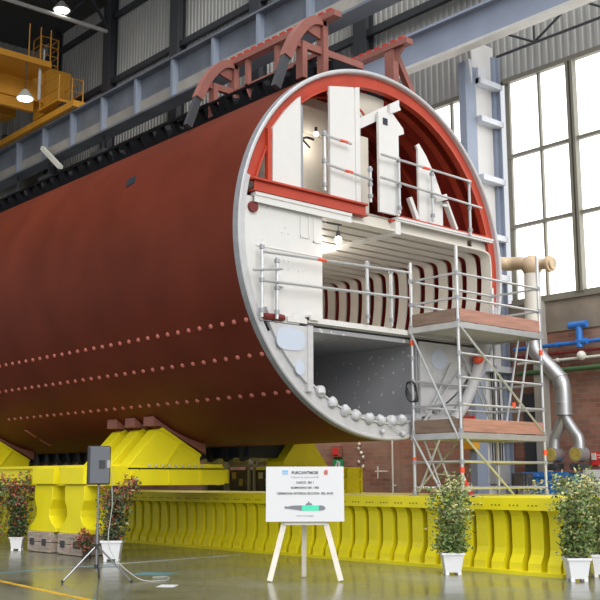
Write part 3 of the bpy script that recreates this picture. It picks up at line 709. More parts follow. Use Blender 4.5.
for yc in (21.45, 20.05):
    prof = [(-.42, 1.46), (-.42, 1.15), (-.30, .95), (-.30, .80), (-.42, .66), (-.62, .55), (-.62, .45), (.62, .45), (.62, .55), (.42, .66), (.30, .80), (.30, .95), (.42, 1.15), (.42, 1.46)]
    MB().prism([(yc+a, z) for a, z in prof], 'x', 11.14, 11.8).build('leg', 'yellow', cr, .01)
wx = [(11.5, 1.85), (12.24, 2.64), (12.34, 2.67), (13.35, 2.12), (13.36, 1.85)]
for y0 in (18.5, 19.25, 20.0, 26.6, 27.35):
    wd = MB().prism(wx, 'y', y0+.03, y0+.42).build('wedge', 'yellow', cr, .008)
    MB().prism([(12.2, 2.62), (12.34, 2.69), (13.36, 2.13), (13.36, 2.08), (12.3, 2.62)], 'y', y0, y0+.03).bar((12.4, y0-.005, 1.87), (12.82, y0-.005, 2.4), .03, .05, up=(0, 1, 0)).build('face_plate', 'yellow', wd)
    MB().prism([(13.50, 2.13), (12.32, 2.71), (12.10, 2.72)] + [(CX+3.66*math.cos(rad(t)), CZ+3.66*math.sin(rad(t))) for t in (-124, -120, -116, -112, -108, -104, -100.5)], 'y', y0+.01, y0+.40).build('red_pad', 'salmon', wd, .01, label='red timber pad against the hull')
mm = MB()
for k in range(9): mm.tube([(12.0+.17*k, 18.47, 1.86), (12.0+.17*k, 18.47, 1.90)], .03, 8)
each(mm, 'bolt', 'palesteel', cr); MB().box(13.36, 13.95, 18.5, 18.9, 1.86, 1.92).build('packing_plate', 'yellow', cr)
for yc, lab in ((21.45, 'stacked grey timber block under the left cradle leg beside the leftmost potted shrubs'), (20.05, 'stacked grey timber block under the right cradle leg behind the red-leaved shrub')):
    tb = thing('timber_block', lab, 'timber block', (11.45, yc, 0), 'timber blocks under the cradle')
    for z0, z1 in ((.0, .22), (.22, .45)):
        for a in (-.53, .015): MB().box(11.06, 11.95, yc+a, yc+a+.515, z0+.01, z1).build('timber', 'wood', tb, .015)
    each(MB().box(11.03, 11.06, yc-.36, yc-.2, .16, .30).box(11.03, 11.06, yc+.2, yc+.36, .16, .30), 'iron_plate', 'darksteel', tb)
# right-hand cradle seen behind the sign
c2 = thing('support_cradle', 'yellow steel wedge cradle behind the white sign', 'cradle', (16.2, 17.6, 1.27))
MB().box(15.3, 17.4, 17.6, 18.6, 1.27, 1.34).box(15.3, 17.4, 17.62, 17.66, 1.34, 1.85).box(15.0, 17.4, 17.6, 18.6, 1.8, 1.86).box(16.9, 16.94, 17.56, 17.62, 1.27, 1.86).box(17.36, 17.4, 17.56, 18.6, 1.27, 1.86).box(16.0, 17.4, 17.57, 17.62, 1.55, 1.6).build('cross_beam', 'yellow', c2)
MB().prism([(15.05, 1.86), (15.05, 1.98), (15.42, 2.42), (15.95, 2.44), (16.42, 1.86)], 'y', 17.7, 18.3).build('wedge', 'yellow', c2, .008)
MB().prism([(15.36, 2.42), (15.98, 2.44), (15.98, 2.55), (15.36, 2.5)], 'y', 17.72, 18.28).build('red_pad', 'salmon', c2)

# ------------------------------------------------------------------ things behind the ways
for i, (y, lab) in enumerate(((24.6, 'grey equipment rack with dark crates, leftmost under the hull right of the cradle'), (23.5, 'grey equipment rack with a dark yellow-marked crate, second from the left under the hull'), (22.3, 'grey equipment rack partly behind the white sign'))):
    x = 18.7; rk = thing('equipment_rack', lab, 'rack', (x, y, 0), 'equipment racks behind the ways')
    for dy in (-.48, .48):
        for dx in (-.4, .4): MB().box(x+dx-.035, x+dx+.035, y+dy-.035, y+dy+.035, 0, 2.25).build('upright', 'rackgrey', rk)
    for z in (1.22, 1.95, 2.2): MB().box(x-.43, x+.43, y-.5, y+.5, z, z+.05).build('shelf', 'rackgrey', rk)
    ct = thing('crate', ['dark crate on the leftmost equipment rack', 'dark crate with yellow patches on the middle equipment rack', 'dark crate on the equipment rack nearest the sign'][i], 'crate', (x, y, 1.27), 'crates on the racks')
    MB().box(x-.38, x+.38, y-.42, y+.42, 1.27, 1.85).build('crate_body', 'boxdark', ct, .02)
    each(MB().box(x-.41, x-.37, y-.2, y-.02, 1.4, 1.6).box(x-.41, x-.37, y+.12, y+.3, 1.6, 1.78), 'crate_patch', 'fan' if i == 1 else 'lump', ct)
    tag(MB().box(x-.36, x+.36, y-.4, y+.4, 2.0, 2.16).build('box', 'lump' if i != 1 else 'rackgrey'), ['pale box on top of the leftmost equipment rack', 'grey box on top of the middle equipment rack', 'pale box on top of the rack nearest the sign'][i], 'box', 'boxes on the racks')
# wall furniture
wp = 21.38
fx = thing('fire_point_board', 'red fire equipment board on the brick wall above a green sign', 'board', (wp, 22.75, 2.4))
MB().box(wp+.02, wp+.12, 22.55, 22.95, 2.24, 2.58).build('panel', 'salmon', fx)
MB().box(wp, wp+.02, 22.62, 22.85, 2.3, 2.5).build('label_plate', 'signred', fx)
ex = thing('exit_sign', 'small green emergency exit sign on the brick wall under the red board', 'sign', (wp, 22.7, 2.0))
MB().box(wp+.03, wp+.12, 22.5, 22.88, 1.86, 2.16).build('plate', 'signgreen', ex)
MB().bar((wp+.02, 22.74, 1.92), (wp+.02, 22.68, 2.06), .02, .05, up=(0, 1, 0)).box(wp+.015, wp+.03, 22.55, 22.62, 1.92, 2.1).sphere((wp+.02, 22.66, 2.1), .025, 8, 6).build('figure', 'board', ex)
for (y, z0, z1, r, lab) in ((20.36, 1.4, 2.7, .025, 'thin white vertical pipe on the brick wall below the hull rim'), (25.4, 1.4, 2.7, .03, 'dark vertical conduit on the brick wall behind the red board')):
    tag(MB().tube([(wp, y, 0), (wp, y, z1+.3)], r).tube([(wp, y, z0), (wp+.12, y, z0)], r).build('wall_pipe', 'pipewhite' if r < .03 else 'darksteel'), lab, 'pipe')
mm = MB()
for k in range(6): mm.sphere((wp+.1, 21.75+random.uniform(-.12, .12), 1.95+.13*k), .045, 8, 6, 1.1, .3)
tag(mm.build('wall_patch', 'cream'), 'vertical trail of pale filler on the brick wall below the hull', 'filler', )
mm = MB().tube([(wp, 20.95, 1.6), (wp, 20.95, 1.95)], .02).tube([(wp, 21.05, 1.8), (wp, 20.55, 1.8)], .015).tube([(wp, 20.95, 1.8), (wp+.12, 20.95, 1.8)], .02)
tag(mm.build('tap_fitting', 'pipewhite'), 'small white tap fitting on the brick wall left of the thin white pipe', 'tap')
def wallpipe(name, lab, z, r, m, y0, y1, x=21.25, extra=None):
    t = thing(name, lab, 'pipe', (x, y0, z), 'service pipes on the right wall')
    MB().tube([(x, y0, z), (x, y1, z)], r, 10).build('run', m, t)
    mm = MB(); y = y0+.6
    while y < y1: mm.tube([(x, y, z), (WX, y, z)], .02).tube([(x, y-.03, z), (x, y+.03, z)], r+.02, 10); y += 1.6
    mm.build('clamp', m, t)
    if extra: extra(t)
wallpipe('wall_pipe', 'blue pipe with upright valve on the right brick wall', 4.83, .05, 'pipeblue', 6, 15.9, extra=lambda t: (MB().tube([(21.2, 13.92, 4.7), (21.2, 13.92, 5.2)], .085, 10).tube([(21.2, 13.7, 5.25), (21.2, 14.2, 5.25)], .085, 10).tube([(21.2, 14.0, 4.83), (21.2, 13.7, 4.83)], .08, 10).build('valve', 'pipeblue', t)))
wallpipe('wall_pipe', 'dark red pipe just below the blue pipe on the right wall', 4.62, .04, 'pipered', 6, 15.9)
wallpipe('wall_pipe', 'white pipe below the dark red pipe on the right wall', 4.45, .035, 'pipewhite', 6, 15.8, extra=lambda t: MB().sphere((21.22, 13.9, 4.5), .12, 10, 6).build('joint', 'pipewhite', t))
wallpipe('wall_pipe', 'lowest, green pipe on the right brick wall', 4.2, .06, 'pipegreen', 6, 15.8)

# extraction duct
dk = thing('extraction_duct', 'silver ventilation duct dropping past the scaffold and forking into two fans', 'duct', (20.6, 14.5, 2.2))
DX = 20.6
MB().tube([(DX, 14.78, 6.55), (DX, 14.82, 4.9)], .20, 18).build('riser', 'pipewhite', dk)
MB().tube(bez([(DX, 14.82, 4.95), (DX, 14.80, 4.7), (DX, 14.62, 4.45), (DX, 14.28, 4.1), (DX, 14.08, 3.85), (DX, 14.04, 3.55), (DX, 14.04, 3.05)], 5), .185, 18).build('offset_bend', 'duct', dk)
for (p, q) in (((DX, 14.06, 3.35), .20), ((DX, 14.04, 3.08), .21)): MB().tube([(p[0], p[1], p[2]-.02), (p[0], p[1], p[2]+.02)], q, 18).build('joint_ring', 'duct', dk)
for k in range(5):
    t = k/4; MB().tube([(DX, 14.10-.05*t+.03, 3.95-.22*t), (DX, 14.085-.05*t+.03, 3.92-.22*t)], .20, 18).build('joint_ring', 'duct', dk)
for pts in ([(DX, 14.04, 3.1), (DX, 14.08, 2.95), (DX, 14.26, 2.65), (DX, 14.34, 2.5), (DX, 14.36, 2.2)], [(DX, 14.04, 3.1), (DX, 13.98, 2.95), (DX, 13.78, 2.65), (DX, 13.68, 2.5), (DX, 13.66, 2.2)]):
    MB().tube(bez(pts, 6), .125, 16).build('branch', 'duct', dk)
for y in (14.36, 13.68):
    f = MB().tube([(DX-.16, y, 2.14), (DX+.16, y, 2.14)], .18, 18).build('fan_housing', 'duct', dk)
    MB().tube([(DX-.18, y, 2.14), (DX-.16, y, 2.14)], .15, 18).build('fan_mesh', 'fan', f)
    MB().box(DX-.15, DX+.15, y-.14, y+.14, 1.78, 1.93).tube([(DX-.2, y-.1, 1.86), (DX-.12, y-.1, 1.86)], .06, 10).tube([(DX-.2, y+.1, 1.86), (DX-.12, y+.1, 1.86)], .06, 10).build('motor', 'darksteel', f)
MB().tube(bez([(DX, 14.78, 6.6), (DX, 15.0, 6.85), (DX-.1, 15.5, 6.9), (DX-.9, 15.9, 7.0)], 5), .17, 14).tube([(DX, 14.75, 6.78), (DX, 14.15, 6.72)], .14, 14).sphere((DX, 14.78, 6.75), .27, 14, 10).build('wrapped_elbow', 'ducttan', dk)
MB().tube([(DX, 14.3, 6.72), (DX, 14.22, 6.72)], .2, 14).build('cap', 'ducttan', dk)

# right corner: blue container, board, machine, red sign
bc = thing('blue_container', 'blue steel container low against the brick wall below the duct fans', 'container', (20.9, 14.7, 0))
MB().box(20.5, 21.4, 13.95, 15.2, 0, 1.72).build('body', 'bluebox', bc, .01)
mm = MB()
for k in range(6): mm.box(20.47, 20.5, 14.0+.2*k, 14.05+.2*k, .1, 1.6)
mm.box(20.46, 20.5, 13.95, 15.2, 1.62, 1.74).build('corrugation', 'pipeblue', bc)
tag(MB().box(20.2, 20.24, 12.3, 13.34, 1.2, 1.78).box(20.2, 20.26, 12.4, 12.46, 0, 1.2).box(20.2, 20.26, 13.2, 13.26, 0, 1.2).build('white_panel', 'board'), 'plain white panel standing behind the right shrubs', 'panel')
mc = thing('control_console', 'dark grey console on a stand seen between the scaffold and the blue container', 'console', (19.9, 14.75, 0))
MB().box(19.75, 20.0, 14.55, 15.0, 1.35, 1.72).build('case', 'darksteel', mc, .02)
MB().box(19.72, 19.76, 14.62, 14.93, 1.42, 1.67).build('screen', 'boxdark', mc)
MB().box(19.8, 19.95, 14.7, 14.85, 0, 1.35).box(19.7, 20.1, 14.5, 15.05, 0, .04).build('stand', 'rackgrey', mc)
rs = thing('wall_sign', 'red warning sign with white lettering on the brick wall at the right edge', 'sign', (wp, 13.6, 2.0))
MB().box(wp+.06, wp+.1, 13.2, 13.92, 1.9, 2.2).build('plate', 'signred', rs)
MB().box(wp+.04, wp+.06, 13.78, 13.9, 2.02, 2.18).build('pictogram', 'cream', rs)
MB().box(wp+.05, wp+.06, 13.25, 13.75, 2.12, 2.14).box(wp+.05, wp+.06, 13.3, 13.75, 2.06, 2.08).build('lettering', 'board', rs)
fp = thing('extinguisher_sign', 'small red fire sign with a white mark on the column foot behind the scaffold', 'sign', (19.86, 16.3, 2.9))
MB().box(19.82, 19.86, 16.1, 16.5, 2.75, 3.1).build('plate', 'signred', fp)
MB().bar((19.81, 16.25, 2.8), (19.81, 16.38, 3.0), .02, .06, up=(1, 0, 0)).build('mark', 'board', fp)
tag(MB().box(19.62, 19.9, 16.02, 16.4, 2.3, 2.6).build('yellow_cabinet', 'craneyellow'), 'small orange-yellow box on the column foot behind the scaffold', 'cabinet')

# ------------------------------------------------------------------ bridge crane
ck = thing('bridge_crane', 'yellow overhead bridge crane with railed platform at the top left', 'crane', (17, 37.5, 16.3))
MB().box(2, 19.2, 38.4, 39.3, 17.4, 18.95).build('box_girder', 'craneyellow', ck)
MB().box(2, 18.6, 36.6, 38.4, 18.25, 18.35).box(2, 18.6, 36.6, 36.66, 18.35, 18.5).build('walkway', 'craneyellow', ck)
MB().box(19.2, 20.4, 38.3, 39.3, 16.85, 19.0).build('girder_head', 'craneyellow', ck)
MB().box(2, 19.2, 41.0, 42.0, 17.5, 19.1).build('box_girder', 'craneyellow', ck)
MB().box(2, 18.8, 38.5, 38.75, 16.95, 17.4).build('lower_beam', 'craneyellow', ck)
MB().box(18.9, 19.7, 35.2, 43.2, 16.3, 16.56).build('end_carriage', 'craneyellow', ck)
for y in (36.6, 42.0): MB().tube([(19.1, y, 16.62), (19.55, y, 16.62)], .3, 14).build('wheel', 'darksteel', ck)
pf = MB().box(18.85, 20.05, 36.4, 38.2, 16.86, 16.96).build('platform', 'craneyellow', ck)
mm = MB()
for (x, y) in ((18.9, 36.45), (19.5, 36.45), (20.0, 36.45), (18.9, 38.1), (20.0, 38.1)): mm.tube([(x, y, 16.9), (x, y, 18.0)], .03, 6)
for z in (17.45, 18.0): mm.tube([(18.9, 38.1, z), (18.9, 36.45, z), (20.0, 36.45, z), (20.0, 38.1, z)], .028, 6)
mm.build('railing', 'craneyellow', pf)
cg = MB()
for (x, y) in ((19.0, 38.4), (19.8, 38.4), (19.0, 39.1), (19.8, 39.1)): cg.tube([(x, y, 18.95), (x, y, 20.4)], .03, 6)
for z in (19.2, 19.6, 20.0, 20.4): cg.tube([(19.0, 39.1, z), (19.0, 38.4, z), (19.8, 38.4, z), (19.8, 39.1, z)], .025, 6)
cg.build('ladder_cage', 'craneyellow', ck)
MB().tube([(18.3, 37.0, 16.9), (18.3, 37.0, 18.35)], .07, 8).tube([(18.3, 36.7, 18.35), (18.3, 36.7, 19.0)], .04, 6).build('conduit', 'palesteel', ck)
mm = MB()
for x in (17.6, 18.1, 18.55): mm.tube([(x, 36.65, 18.35), (x, 36.65, 19.9)], .025, 6)
each(mm, 'rail_post', 'craneyellow', ck)
def baylamp(x, y, z, lab, top):
    l = thing('bay_lamp', lab, 'lamp', (x, y, z), 'high bay lamps')
    MB().tube([(x, y, z+.3), (x, y, top)], .02, 6).build('hanger', 'darksteel', l)
    MB().tube([(x, y, z+.05), (x, y, z+.2), (x, y, z+.42)], [.36, .27, .1], 16).build('shade', 'palesteel', l)
    MB().tube([(x, y, z+.0), (x, y, z+.05)], .29, 16).build('diffuser', 'lamp', l)
baylamp(17.55, 36.7, 16.65, 'lit bay lamp hanging just in front of the yellow crane girder', 18.25)
baylamp(18.75, 36.2, 20.65, 'lit bay lamp under the roof near the top left corner', 22.2)
def wallfill(x, y, z, lab):  # added fill lamps out of sight behind the hull, to brighten the brick wall
    l = thing('wall_fill_lamp', lab, 'lamp', (x, y, z), 'added fill lamps behind the hull')
    MB().bar((WX, y, z+.1), (x+.15, y, z+.1), .06, .06).build('arm', 'darksteel', l)
    MB().box(x-.15, x+.15, y-.25, y+.25, z+.02, z+.16).build('housing', 'palesteel', l)
    MB().box(x-.13, x+.13, y-.23, y+.23, z, z+.02).build('diffuser', 'lamp', l)
    p = bpy.data.lights.new('wall_fill_light', 'AREA'); p.shape = 'RECTANGLE'; p.size = .26; p.size_y = .46; p.energy = 90; p.color = (1, .95, .85)
    o = bpy.data.objects.new('wall_fill_light', p); COL.objects.link(o); o.location = (x, y, z-.03)
wallfill(19.6, 19.0, 5.6, 'added fill lamp on the brick wall hidden behind the hull near the window')
wallfill(19.6, 23.5, 5.6, 'added fill lamp on the brick wall hidden behind the middle of the hull')
wallfill(19.6, 28.0, 5.6, 'added fill lamp on the brick wall hidden behind the far part of the hull')

# wall clutter between hull top and runway
for z, x, lab in ((13.9, 20.4, 'upper dark conduit running under the stiffened runway beam'), (13.3, 20.2, 'lower dark conduit running under the stiffened runway beam')):
    tag(MB().tube([(x, 20, z), (x, 43, z)], .07, 6).tube([(x+.25, 20, z+.15), (x+.25, 43, z+.15)], .04, 6).build('conduit', 'chains'), lab, 'conduit', 'conduits above the hull')
tag(MB().bar((18.95, 37.8, 15.2), (18.95, 36.2, 14.0), .16, .16).bar((19.05, 37.8, 15.2), (19.05, 36.2, 14.0), .06, .12).build('tube_lamp', 'tube'), 'slanted pale tube lamp beside the runway above the hull', 'lamp')
bp = thing('blue_cabin', 'pale blue glazed cabin panel on the wall behind the arched red deck frames', 'cabin', (20.3, 22, 12.3))
MB().box(20.75, 21.45, 22.6, 25.2, 11.6, 14.2).build('body', 'bluegrey', bp)
mm = MB()
for (y0, y1) in ((22.75, 23.8), (24.0, 25.05)): mm.box(20.72, 20.75, y0, y1, 12.9, 13.9)
each(mm, 'glazing', 'bluepale', bp)
for i, y in enumerate((33.2, 37.6, 40.5)):
    tag(MB().box(19.15, 19.65, y, y+.9, 13.34, 14.1).bar((19.4, y+.4, 14.1), (19.4, y+.4, 14.72), .08, .08).build('switch_box', 'darksteel'), ['dark switch box right of the slanted tube lamp above the hull', 'dark switch box left of the slanted tube lamp above the hull', 'dark switch box farthest left above the hull'][i], 'switch box', 'switch boxes on the runway')

# ------------------------------------------------------------------ speaker on tripod
SX, SY = 8.63, 14.75
sp = thing('loudspeaker', 'grey and black loudspeaker on the tripod stand at lower left', 'loudspeaker', (SX, SY, 1.5))
rot = Matrix.Rotation(rad(-33), 4, 'Z')
def R_(mb):   # turn a piece about the speaker axis so that it faces the camera
    o = Vector((SX, SY, 0)); mb.v = [tuple(rot @ (Vector(v)-o) + o) for v in mb.v]; return mb
R_(MB().box(SX-.19, SX+.17, SY-.12, SY+.24, 1.51, 2.13)).build('cabinet', 'speakerside', sp, .02)
R_(MB().box(SX-.14, SX+.17, SY-.135, SY-.12, 1.53, 2.11)).build('grille', 'speaker', sp, .006)
R_(MB().box(SX+.0, SX+.1, SY-.145, SY-.135, 1.77, 1.9)).build('badge_plate', 'speakerside', sp)
R_(MB().box(SX+.13, SX+.175, SY-.14, SY-.12, 1.78, 1.9)).build('handle', 'rackgrey', sp)
st = thing('tripod_stand', 'black metal tripod stand carrying the loudspeaker', 'stand', (SX, SY, 0))
MB().tube([(SX, SY, .15), (SX, SY, 1.53)], .018, 10).tube([(SX, SY, .2), (SX, SY, .9)], .024, 10).build('pole', 'chrome', st)
MB().tube([(SX, SY, .5), (SX, SY, .58)], .04, 10).tube([(SX, SY, .2), (SX, SY, .26)], .035, 10).build('collar', 'speakerside', st)
for (x, y) in ((8.11, 14.88), (8.92, 14.16), (8.98, 15.25)):
    lg = MB().tube([(SX, SY, .56), (x, y, .02)], .015, 8).build('leg', 'chrome', st)
    m_ = Vector((SX, SY, .56)).lerp(Vector((x, y, .02)), .6)
    MB().tube([(SX, SY, .22), m_], .009, 6).build('brace', 'chrome', lg)
    MB().sphere((x, y, .025), .024, 8, 6).build('rubber_foot', 'rubber', lg)
tag(MB().tube(bez([(SX+.22, SY-.0, 1.7), (SX+.26, SY, 1.2), (SX+.22, SY-.02, .5), (9.1, 14.3, .06), (9.35, 14.0, .012), (9.65, 14.2, .012), (9.8, 14.5, .012), (9.6, 14.6, .012)], 8), .007, 6).build('cable', 'cablegrey'), 'pale speaker cable hanging down and looping on the floor', 'cable')

# ------------------------------------------------------------------ easel with sign
ez = thing('easel', 'white wooden three-legged easel holding the sign', 'easel', (11.1, 12.5, 0))
SA = Vector((10.56, 12.755, 0)); SB = Vector((11.42, 12.035, 0)); SCn = (SA+SB)/2
right = (SB-SA).normalized(); nrm = Vector((right.y, -right.x, 0))        # nrm points to the viewer
def E_(u, d, z): return SCn + right*u - nrm*d + Vector((0, 0, z))
MB().bar(E_(-.56, 0, .02), E_(-.12, .16, 1.72), .085, .03, up=nrm).build('leg', 'easelw', ez)
MB().bar(E_(.56, 0, .02), E_(.12, .16, 1.72), .085, .03, up=nrm).build('leg', 'easelw', ez)
MB().bar(E_(.0, .75, .02), E_(0, .2, 1.70), .075, .03, up=nrm).build('leg', 'easelw', ez)
MB().bar(E_(-.33, .055, .90), E_(.33, .055, .90), .04, .05).build('ledge', 'easelw', ez)
sg = thing('sign_board', 'white presentation board with submarine drawing on the easel', 'sign', tuple(E_(0, 0, .85)))
W2, Z0, Z1 = .62, .93, 1.79
def slab(u0, u1, z0, z1, d0, d1):
    tl = lambda z: (z-Z0)*.08
    vs = [E_(u, d+tl(z), z) for d in (d0, d1) for (u, z) in ((u0, z0), (u1, z0), (u1, z1), (u0, z1))]
    return MB().add(vs, [(0,1,2,3), (7,6,5,4), (0,4,5,1), (1,5,6,2), (2,6,7,3), (3,7,4,0)])
bo = slab(-W2, W2, Z0, Z1, -.03, .0).build('board', 'board', sg)
def text(body, z, size, m, u=0.0, bold=0.0):
    cu = bpy.data.curves.new('lettering', 'FONT'); cu.body = body; cu.size = size; cu.align_x = 'CENTER'; cu.offset = bold; cu.extrude = .001
    o = bpy.data.objects.new('lettering', cu); COL.objects.link(o)
    dg = bpy.context.evaluated_depsgraph_get(); me = bpy.data.meshes.new_from_object(o.evaluated_get(dg))
    bpy.data.objects.remove(o)
    me.materials.clear(); me.materials.append(M[m])
    up = (Vector((0, 0, 1)) - nrm*.08).normalized(); n2 = right.cross(up)
    p0 = E_(u, (z-Z0)*.08-.034, z) - OFF[sg.name]
    for v in me.vertices: v.co = p0 + right*v.co.x + up*v.co.y + n2*v.co.z
    me.name = 'lettering'
    o = bpy.data.objects.new('lettering', me); COL.objects.link(o); o.parent = sg; return o
text('PURCANTMOSI', 1.673, .062, 'inkdark', 0, .002)
text('Programa de submarinos S-80', 1.613, .036, 'inkgrey')
text('CASCO  S81 /', 1.523, .048, 'inkdark', 0, .0012)
text('SUBMARINO S81 / S83', 1.443, .046, 'inkdark', 0, .0012)
text('CEREMONIA ENTREGA SECCION  S83, 20-02', 1.353, .046, 'inkdark', 0, .0012)
text('Arsenal de Cartagena', 1.013, .032, 'inkgrey')
def flat(poly, m, name, d=-.034):
    vs = [E_(u, (z-Z0)*.08+d, z) for u, z in poly] + [E_(u, (z-Z0)*.08+d+.005, z) for u, z in poly]; n = len(poly)
    return MB().add(vs, [tuple(range(n)), tuple(range(n, 2*n))[::-1]] + [(i, n+i, n+(i+1) % n, (i+1) % n) for i in range(n)]).build(name, m, sg)
flat([(-.36, 1.668), (-.27, 1.668), (-.27, 1.733), (-.36, 1.733)], 'printblue', 'emblem')
flat([(-.355, 1.683), (-.275, 1.683), (-.275, 1.693), (-.355, 1.693)], 'board', 'emblem', -.036)
flat([(.31, 1.658), (.36, 1.658), (.37, 1.698), (.36, 1.738), (.32, 1.738), (.30, 1.698)], 'printred', 'emblem')
flat([(.325, 1.668), (.35, 1.668), (.35, 1.708), (.325, 1.708)], 'subgrey', 'emblem', -.036)
flat([(-.33, 1.153), (-.32, 1.133), (-.26, 1.128), (-.05, 1.098), (-.05, 1.183), (-.2, 1.178), (-.27, 1.163), (-.32, 1.168)], 'subgrey', 'drawing_bow')
flat([(-.05, 1.098), (.22, 1.098), (.22, 1.183), (-.05, 1.183)], 'subgreen', 'drawing_middle')
flat([(.22, 1.098), (.28, 1.103), (.32, 1.123), (.32, 1.153), (.28, 1.178), (.22, 1.183)], 'subgrey', 'drawing_stern')
flat([(-.0, 1.183), (.12, 1.183), (.10, 1.218), (.07, 1.218), (.065, 1.243), (.05, 1.243), (.045, 1.218), (.03, 1.218)], 'subgrey', 'drawing_sail')

# ------------------------------------------------------------------ potted shrubs
def shrub(name, label, loc, height, spread, leaves, mats, seed, pot=.36, group='potted shrubs', potm='potwhite', nst=7):
    rnd = random.Random(seed)
    t = thing(name, label, 'potted plant', loc, group)
    x, y, z = loc; b_, tp, h = pot*.36, pot*.5, pot*1.0
    vs = []
    prof = [(b_, .04), (tp*.96, h*.9), (tp*1.08, h*.9), (tp*1.08, h), (tp*.92, h), (tp*.9, h*.85)]
    for r, zz in prof:
        for sx, sy in ((-1,-1), (1,-1), (1,1), (-1,1)): vs.append((x+sx*r, y+sy*r, z+zz))
    fs = [(3,2,1,0)]
    for i in range(len(prof)-1):
        for k in range(4): fs.append((4*i+k, 4*i+(k+1) % 4, 4*i+4+(k+1) % 4, 4*i+4+k))
    mb = MB().add(vs, fs)
    for sx, sy in ((-1,-1), (1,-1), (1,1), (-1,1)): mb.box(x+sx*b_*.8-.03, x+sx*b_*.8+.03, y+sy*b_*.8-.03, y+sy*b_*.8+.03, z, z+.045)
    # turn the pot a little so that a corner faces the camera as in the photo
    pr_ = Matrix.Rotation(rad(-40), 4, 'Z'); o = Vector((x, y, 0))
    mb.v = [tuple(pr_ @ (Vector(v)-o) + o) for v in mb.v]
    mb.build('pot', potm, t)
    s2 = MB().box(x-tp*.85, x+tp*.85, y-tp*.85, y+tp*.85, z+h*.7, z+h*.86); s2.v = [tuple(pr_ @ (Vector(v)-o) + o) for v in s2.v]
    s2.build('soil', 'soil', t)
    st = MB(); tips = []
    for k in range(nst):
        a = rnd.uniform(0, 2*PI); r = spread*rnd.uniform(.2, .95); hh = height*rnd.uniform(.65, 1.0)
        pts = bez([(x, y, z+h*.8), (x+.35*r*math.cos(a), y+.35*r*math.sin(a), z+h+(hh-h)*.4), (x+r*math.cos(a), y+r*math.sin(a), z+hh)], 5)
        st.tube(pts, [.011-.007*i/(len(pts)-1) for i in range(len(pts))], 5); tips.append(pts)
    st.build('stems', 'bark', t)
    lf = MB()
    for k in range(leaves):
        pts = tips[rnd.randrange(nst)]; u = rnd.random()**.75
        p = pts[min(len(pts)-1, int(u*len(pts)))]
        sp_ = spread*.42
        p = p + Vector((rnd.gauss(0, sp_*.55), rnd.gauss(0, sp_*.55), rnd.gauss(0, .07)))
        if p.z < z+h+.02: p.z = z+h+.02+rnd.random()*.15
        d = Vector((rnd.uniform(-1, 1), rnd.uniform(-1, 1), rnd.uniform(-.5, .9))).normalized(); s_ = d.cross(Vector((rnd.uniform(-1, 1), rnd.uniform(-1, 1), rnd.uniform(-1, 1)))).normalized()
        L = rnd.uniform(.06, .10); W = L*.25; n2 = d.cross(s_)
        top = (p.z-z)/height
        mi = 0 if rnd.random() > .08+.62*top*top else (1 if rnd.random() < .75 else 2)
        lf.add([p, p+d*L*.45+s_*W+n2*.006, p+d*L, p+d*L*.45-s_*W+n2*.006], [(0,1,2,3)], mi)
    lf.build('foliage', mats, t)
    return t
shrub('potted_shrub', 'green potted shrub standing alone in front of the yellow ways, right of the sign', (13.72, 11.72, 0), 1.62, .50, 2700, ['leafg', 'leafy', 'leafd'], 1, .36)
shrub('potted_shrub', 'tall potted shrub in a white pot at the right end of the yellow ways', (14.29, 9.64, 0), 1.72, .46, 2800, ['leafg', 'leafy', 'leafd'], 2, .36)
shrub('potted_shrub', 'tall potted shrub cut by the right edge of the photo', (15.22, 9.82, 0), 1.75, .46, 2200, ['leafg', 'leafy', 'leafd'], 3, .36)
shrub('potted_shrub', 'red-leaved potted shrub behind the loudspeaker stand', (11.0, 18.2, 0), 1.66, .44, 2300, ['leafd', 'leafr', 'leafy'], 4, .40)
shrub('potted_shrub', 'dark red-tipped potted shrub left of the timber blocks', (11.0, 22.35, 0), 1.68, .42, 2500, ['leafd', 'leafr', 'leafg'], 5, .30)
shrub('potted_shrub', 'dark green potted shrub cut off by the left picture edge', (10.45, 22.6, 0), 1.68, .42, 2400, ['leafg', 'leafr', 'leafd'], 6, .30)
shrub('potted_shrub', 'low bushy red shrub in front of the right timber block', (10.86, 18.95, 0), .52, .28, 450, ['leafd', 'leafr', 'leafr'], 7, .16, potm='soil')
shrub('potted_shrub', 'yellowish shrub peeping over the ways behind the right scaffold bay', (18.2, 13.2, .0), 1.75, .28, 500, ['leafy', 'leafy', 'leafg'], 8, .4)
shrub('potted_shrub', 'low dark shrub peeping over the ways at their right end', (18.2, 12.5, .0), 1.5, .25, 400, ['leafd', 'leafg', 'leafy'], 9, .4)

# ------------------------------------------------------------------ light
wd = bpy.data.worlds.new('hall_daylight'); SC.world = wd; wd.use_nodes = True
bg = wd.node_tree.nodes['Background']; bg.inputs['Color'].default_value = (.93, .96, 1, 1); bg.inputs['Strength'].default_value = .88
def sun(name, dirv, e, ang, col=(1, .97, .93)):
    l = bpy.data.lights.new(name, 'SUN'); l.energy = e; l.angle = rad(ang); l.color = col
    o = bpy.data.objects.new(name, l); COL.objects.link(o)
    o.rotation_euler = (-Vector(dirv)).to_track_quat('-Z', 'Y').to_euler(); return o
sun('sun', (-.36, -.84, .40), 2.0, 35)

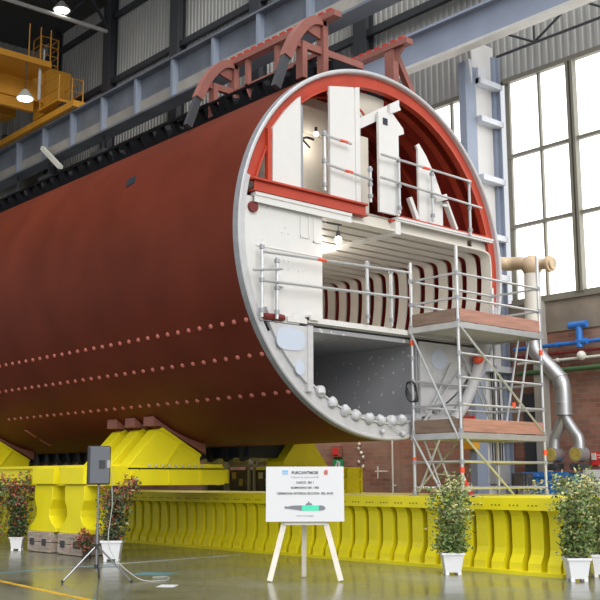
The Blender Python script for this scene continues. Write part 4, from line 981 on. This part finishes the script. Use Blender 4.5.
def point(name, loc, e, r=.08, col=(1, .93, .82)):
    l = bpy.data.lights.new(name, 'POINT'); l.energy = e; l.shadow_soft_size = r; l.color = col
    o = bpy.data.objects.new(name, l); COL.objects.link(o); o.location = loc; return o
point('bulb_light', (12.82, YE-.05, 5.86), 3)
# added fill lamps to brighten the compartments, modelled as small bulbs
def hull_fill_lamp(loc, e, lab):
    t = thing('hull_fill_lamp', lab, 'lamp', loc, 'added fill lamps inside the hull')
    MB().sphere(loc, .05, 10, 6).build('bulb', 'bulb', t)
    MB().tube([(loc[0], loc[1], loc[2]+.05), (loc[0], loc[1], loc[2]+.14)], .03, 8).build('socket', 'rubber', t)
    point('hull_fill_light', (loc[0], loc[1], loc[2]-.15), e, .12)
hull_fill_lamp((14.2, 15.6, 6.25), 45, 'small added fill lamp under the deck beams between the side frames')
hull_fill_lamp((14.2, 18.2, 6.25), 45, 'small added fill lamp deep inside under the deck beams')
hull_fill_lamp((12.42, 14.4, 3.95), 6, 'small added fill lamp in the grey tank behind the left plate')
hull_fill_lamp((13.0, 14.3, 8.3), 10, 'small added fill lamp above the upper deck behind the tall white panel')

sun('skylight', (-.25, -.1, .96), 2.0, 50)
# ------------------------------------------------------------------ camera
cam = bpy.data.cameras.new('camera'); co = bpy.data.objects.new('camera', cam); COL.objects.link(co)
cam.sensor_width = 36; cam.lens = 1022.84/600*36; cam.clip_end = 300
pi_, ya, ro = .172890, .721040, -.00245579
F = Vector((math.sin(ya)*math.cos(pi_), math.cos(ya)*math.cos(pi_), math.sin(pi_)))
Rt = Vector((math.cos(ya), -math.sin(ya), 0)); U = Rt.cross(F)
R2 = Rt*math.cos(ro)+U*math.sin(ro); U2 = U*math.cos(ro)-Rt*math.sin(ro)
mw_ = Matrix((R2, U2, -F)).transposed().to_4x4(); mw_.translation = Vector((0, 0, 1.6))
co.matrix_world = mw_
SC.camera = co
SC.view_settings.view_transform = 'Standard'; SC.view_settings.look = 'None'; SC.view_settings.gamma = 1
SC.view_settings.exposure = 0.0; SC.view_settings.use_curve_mapping = False
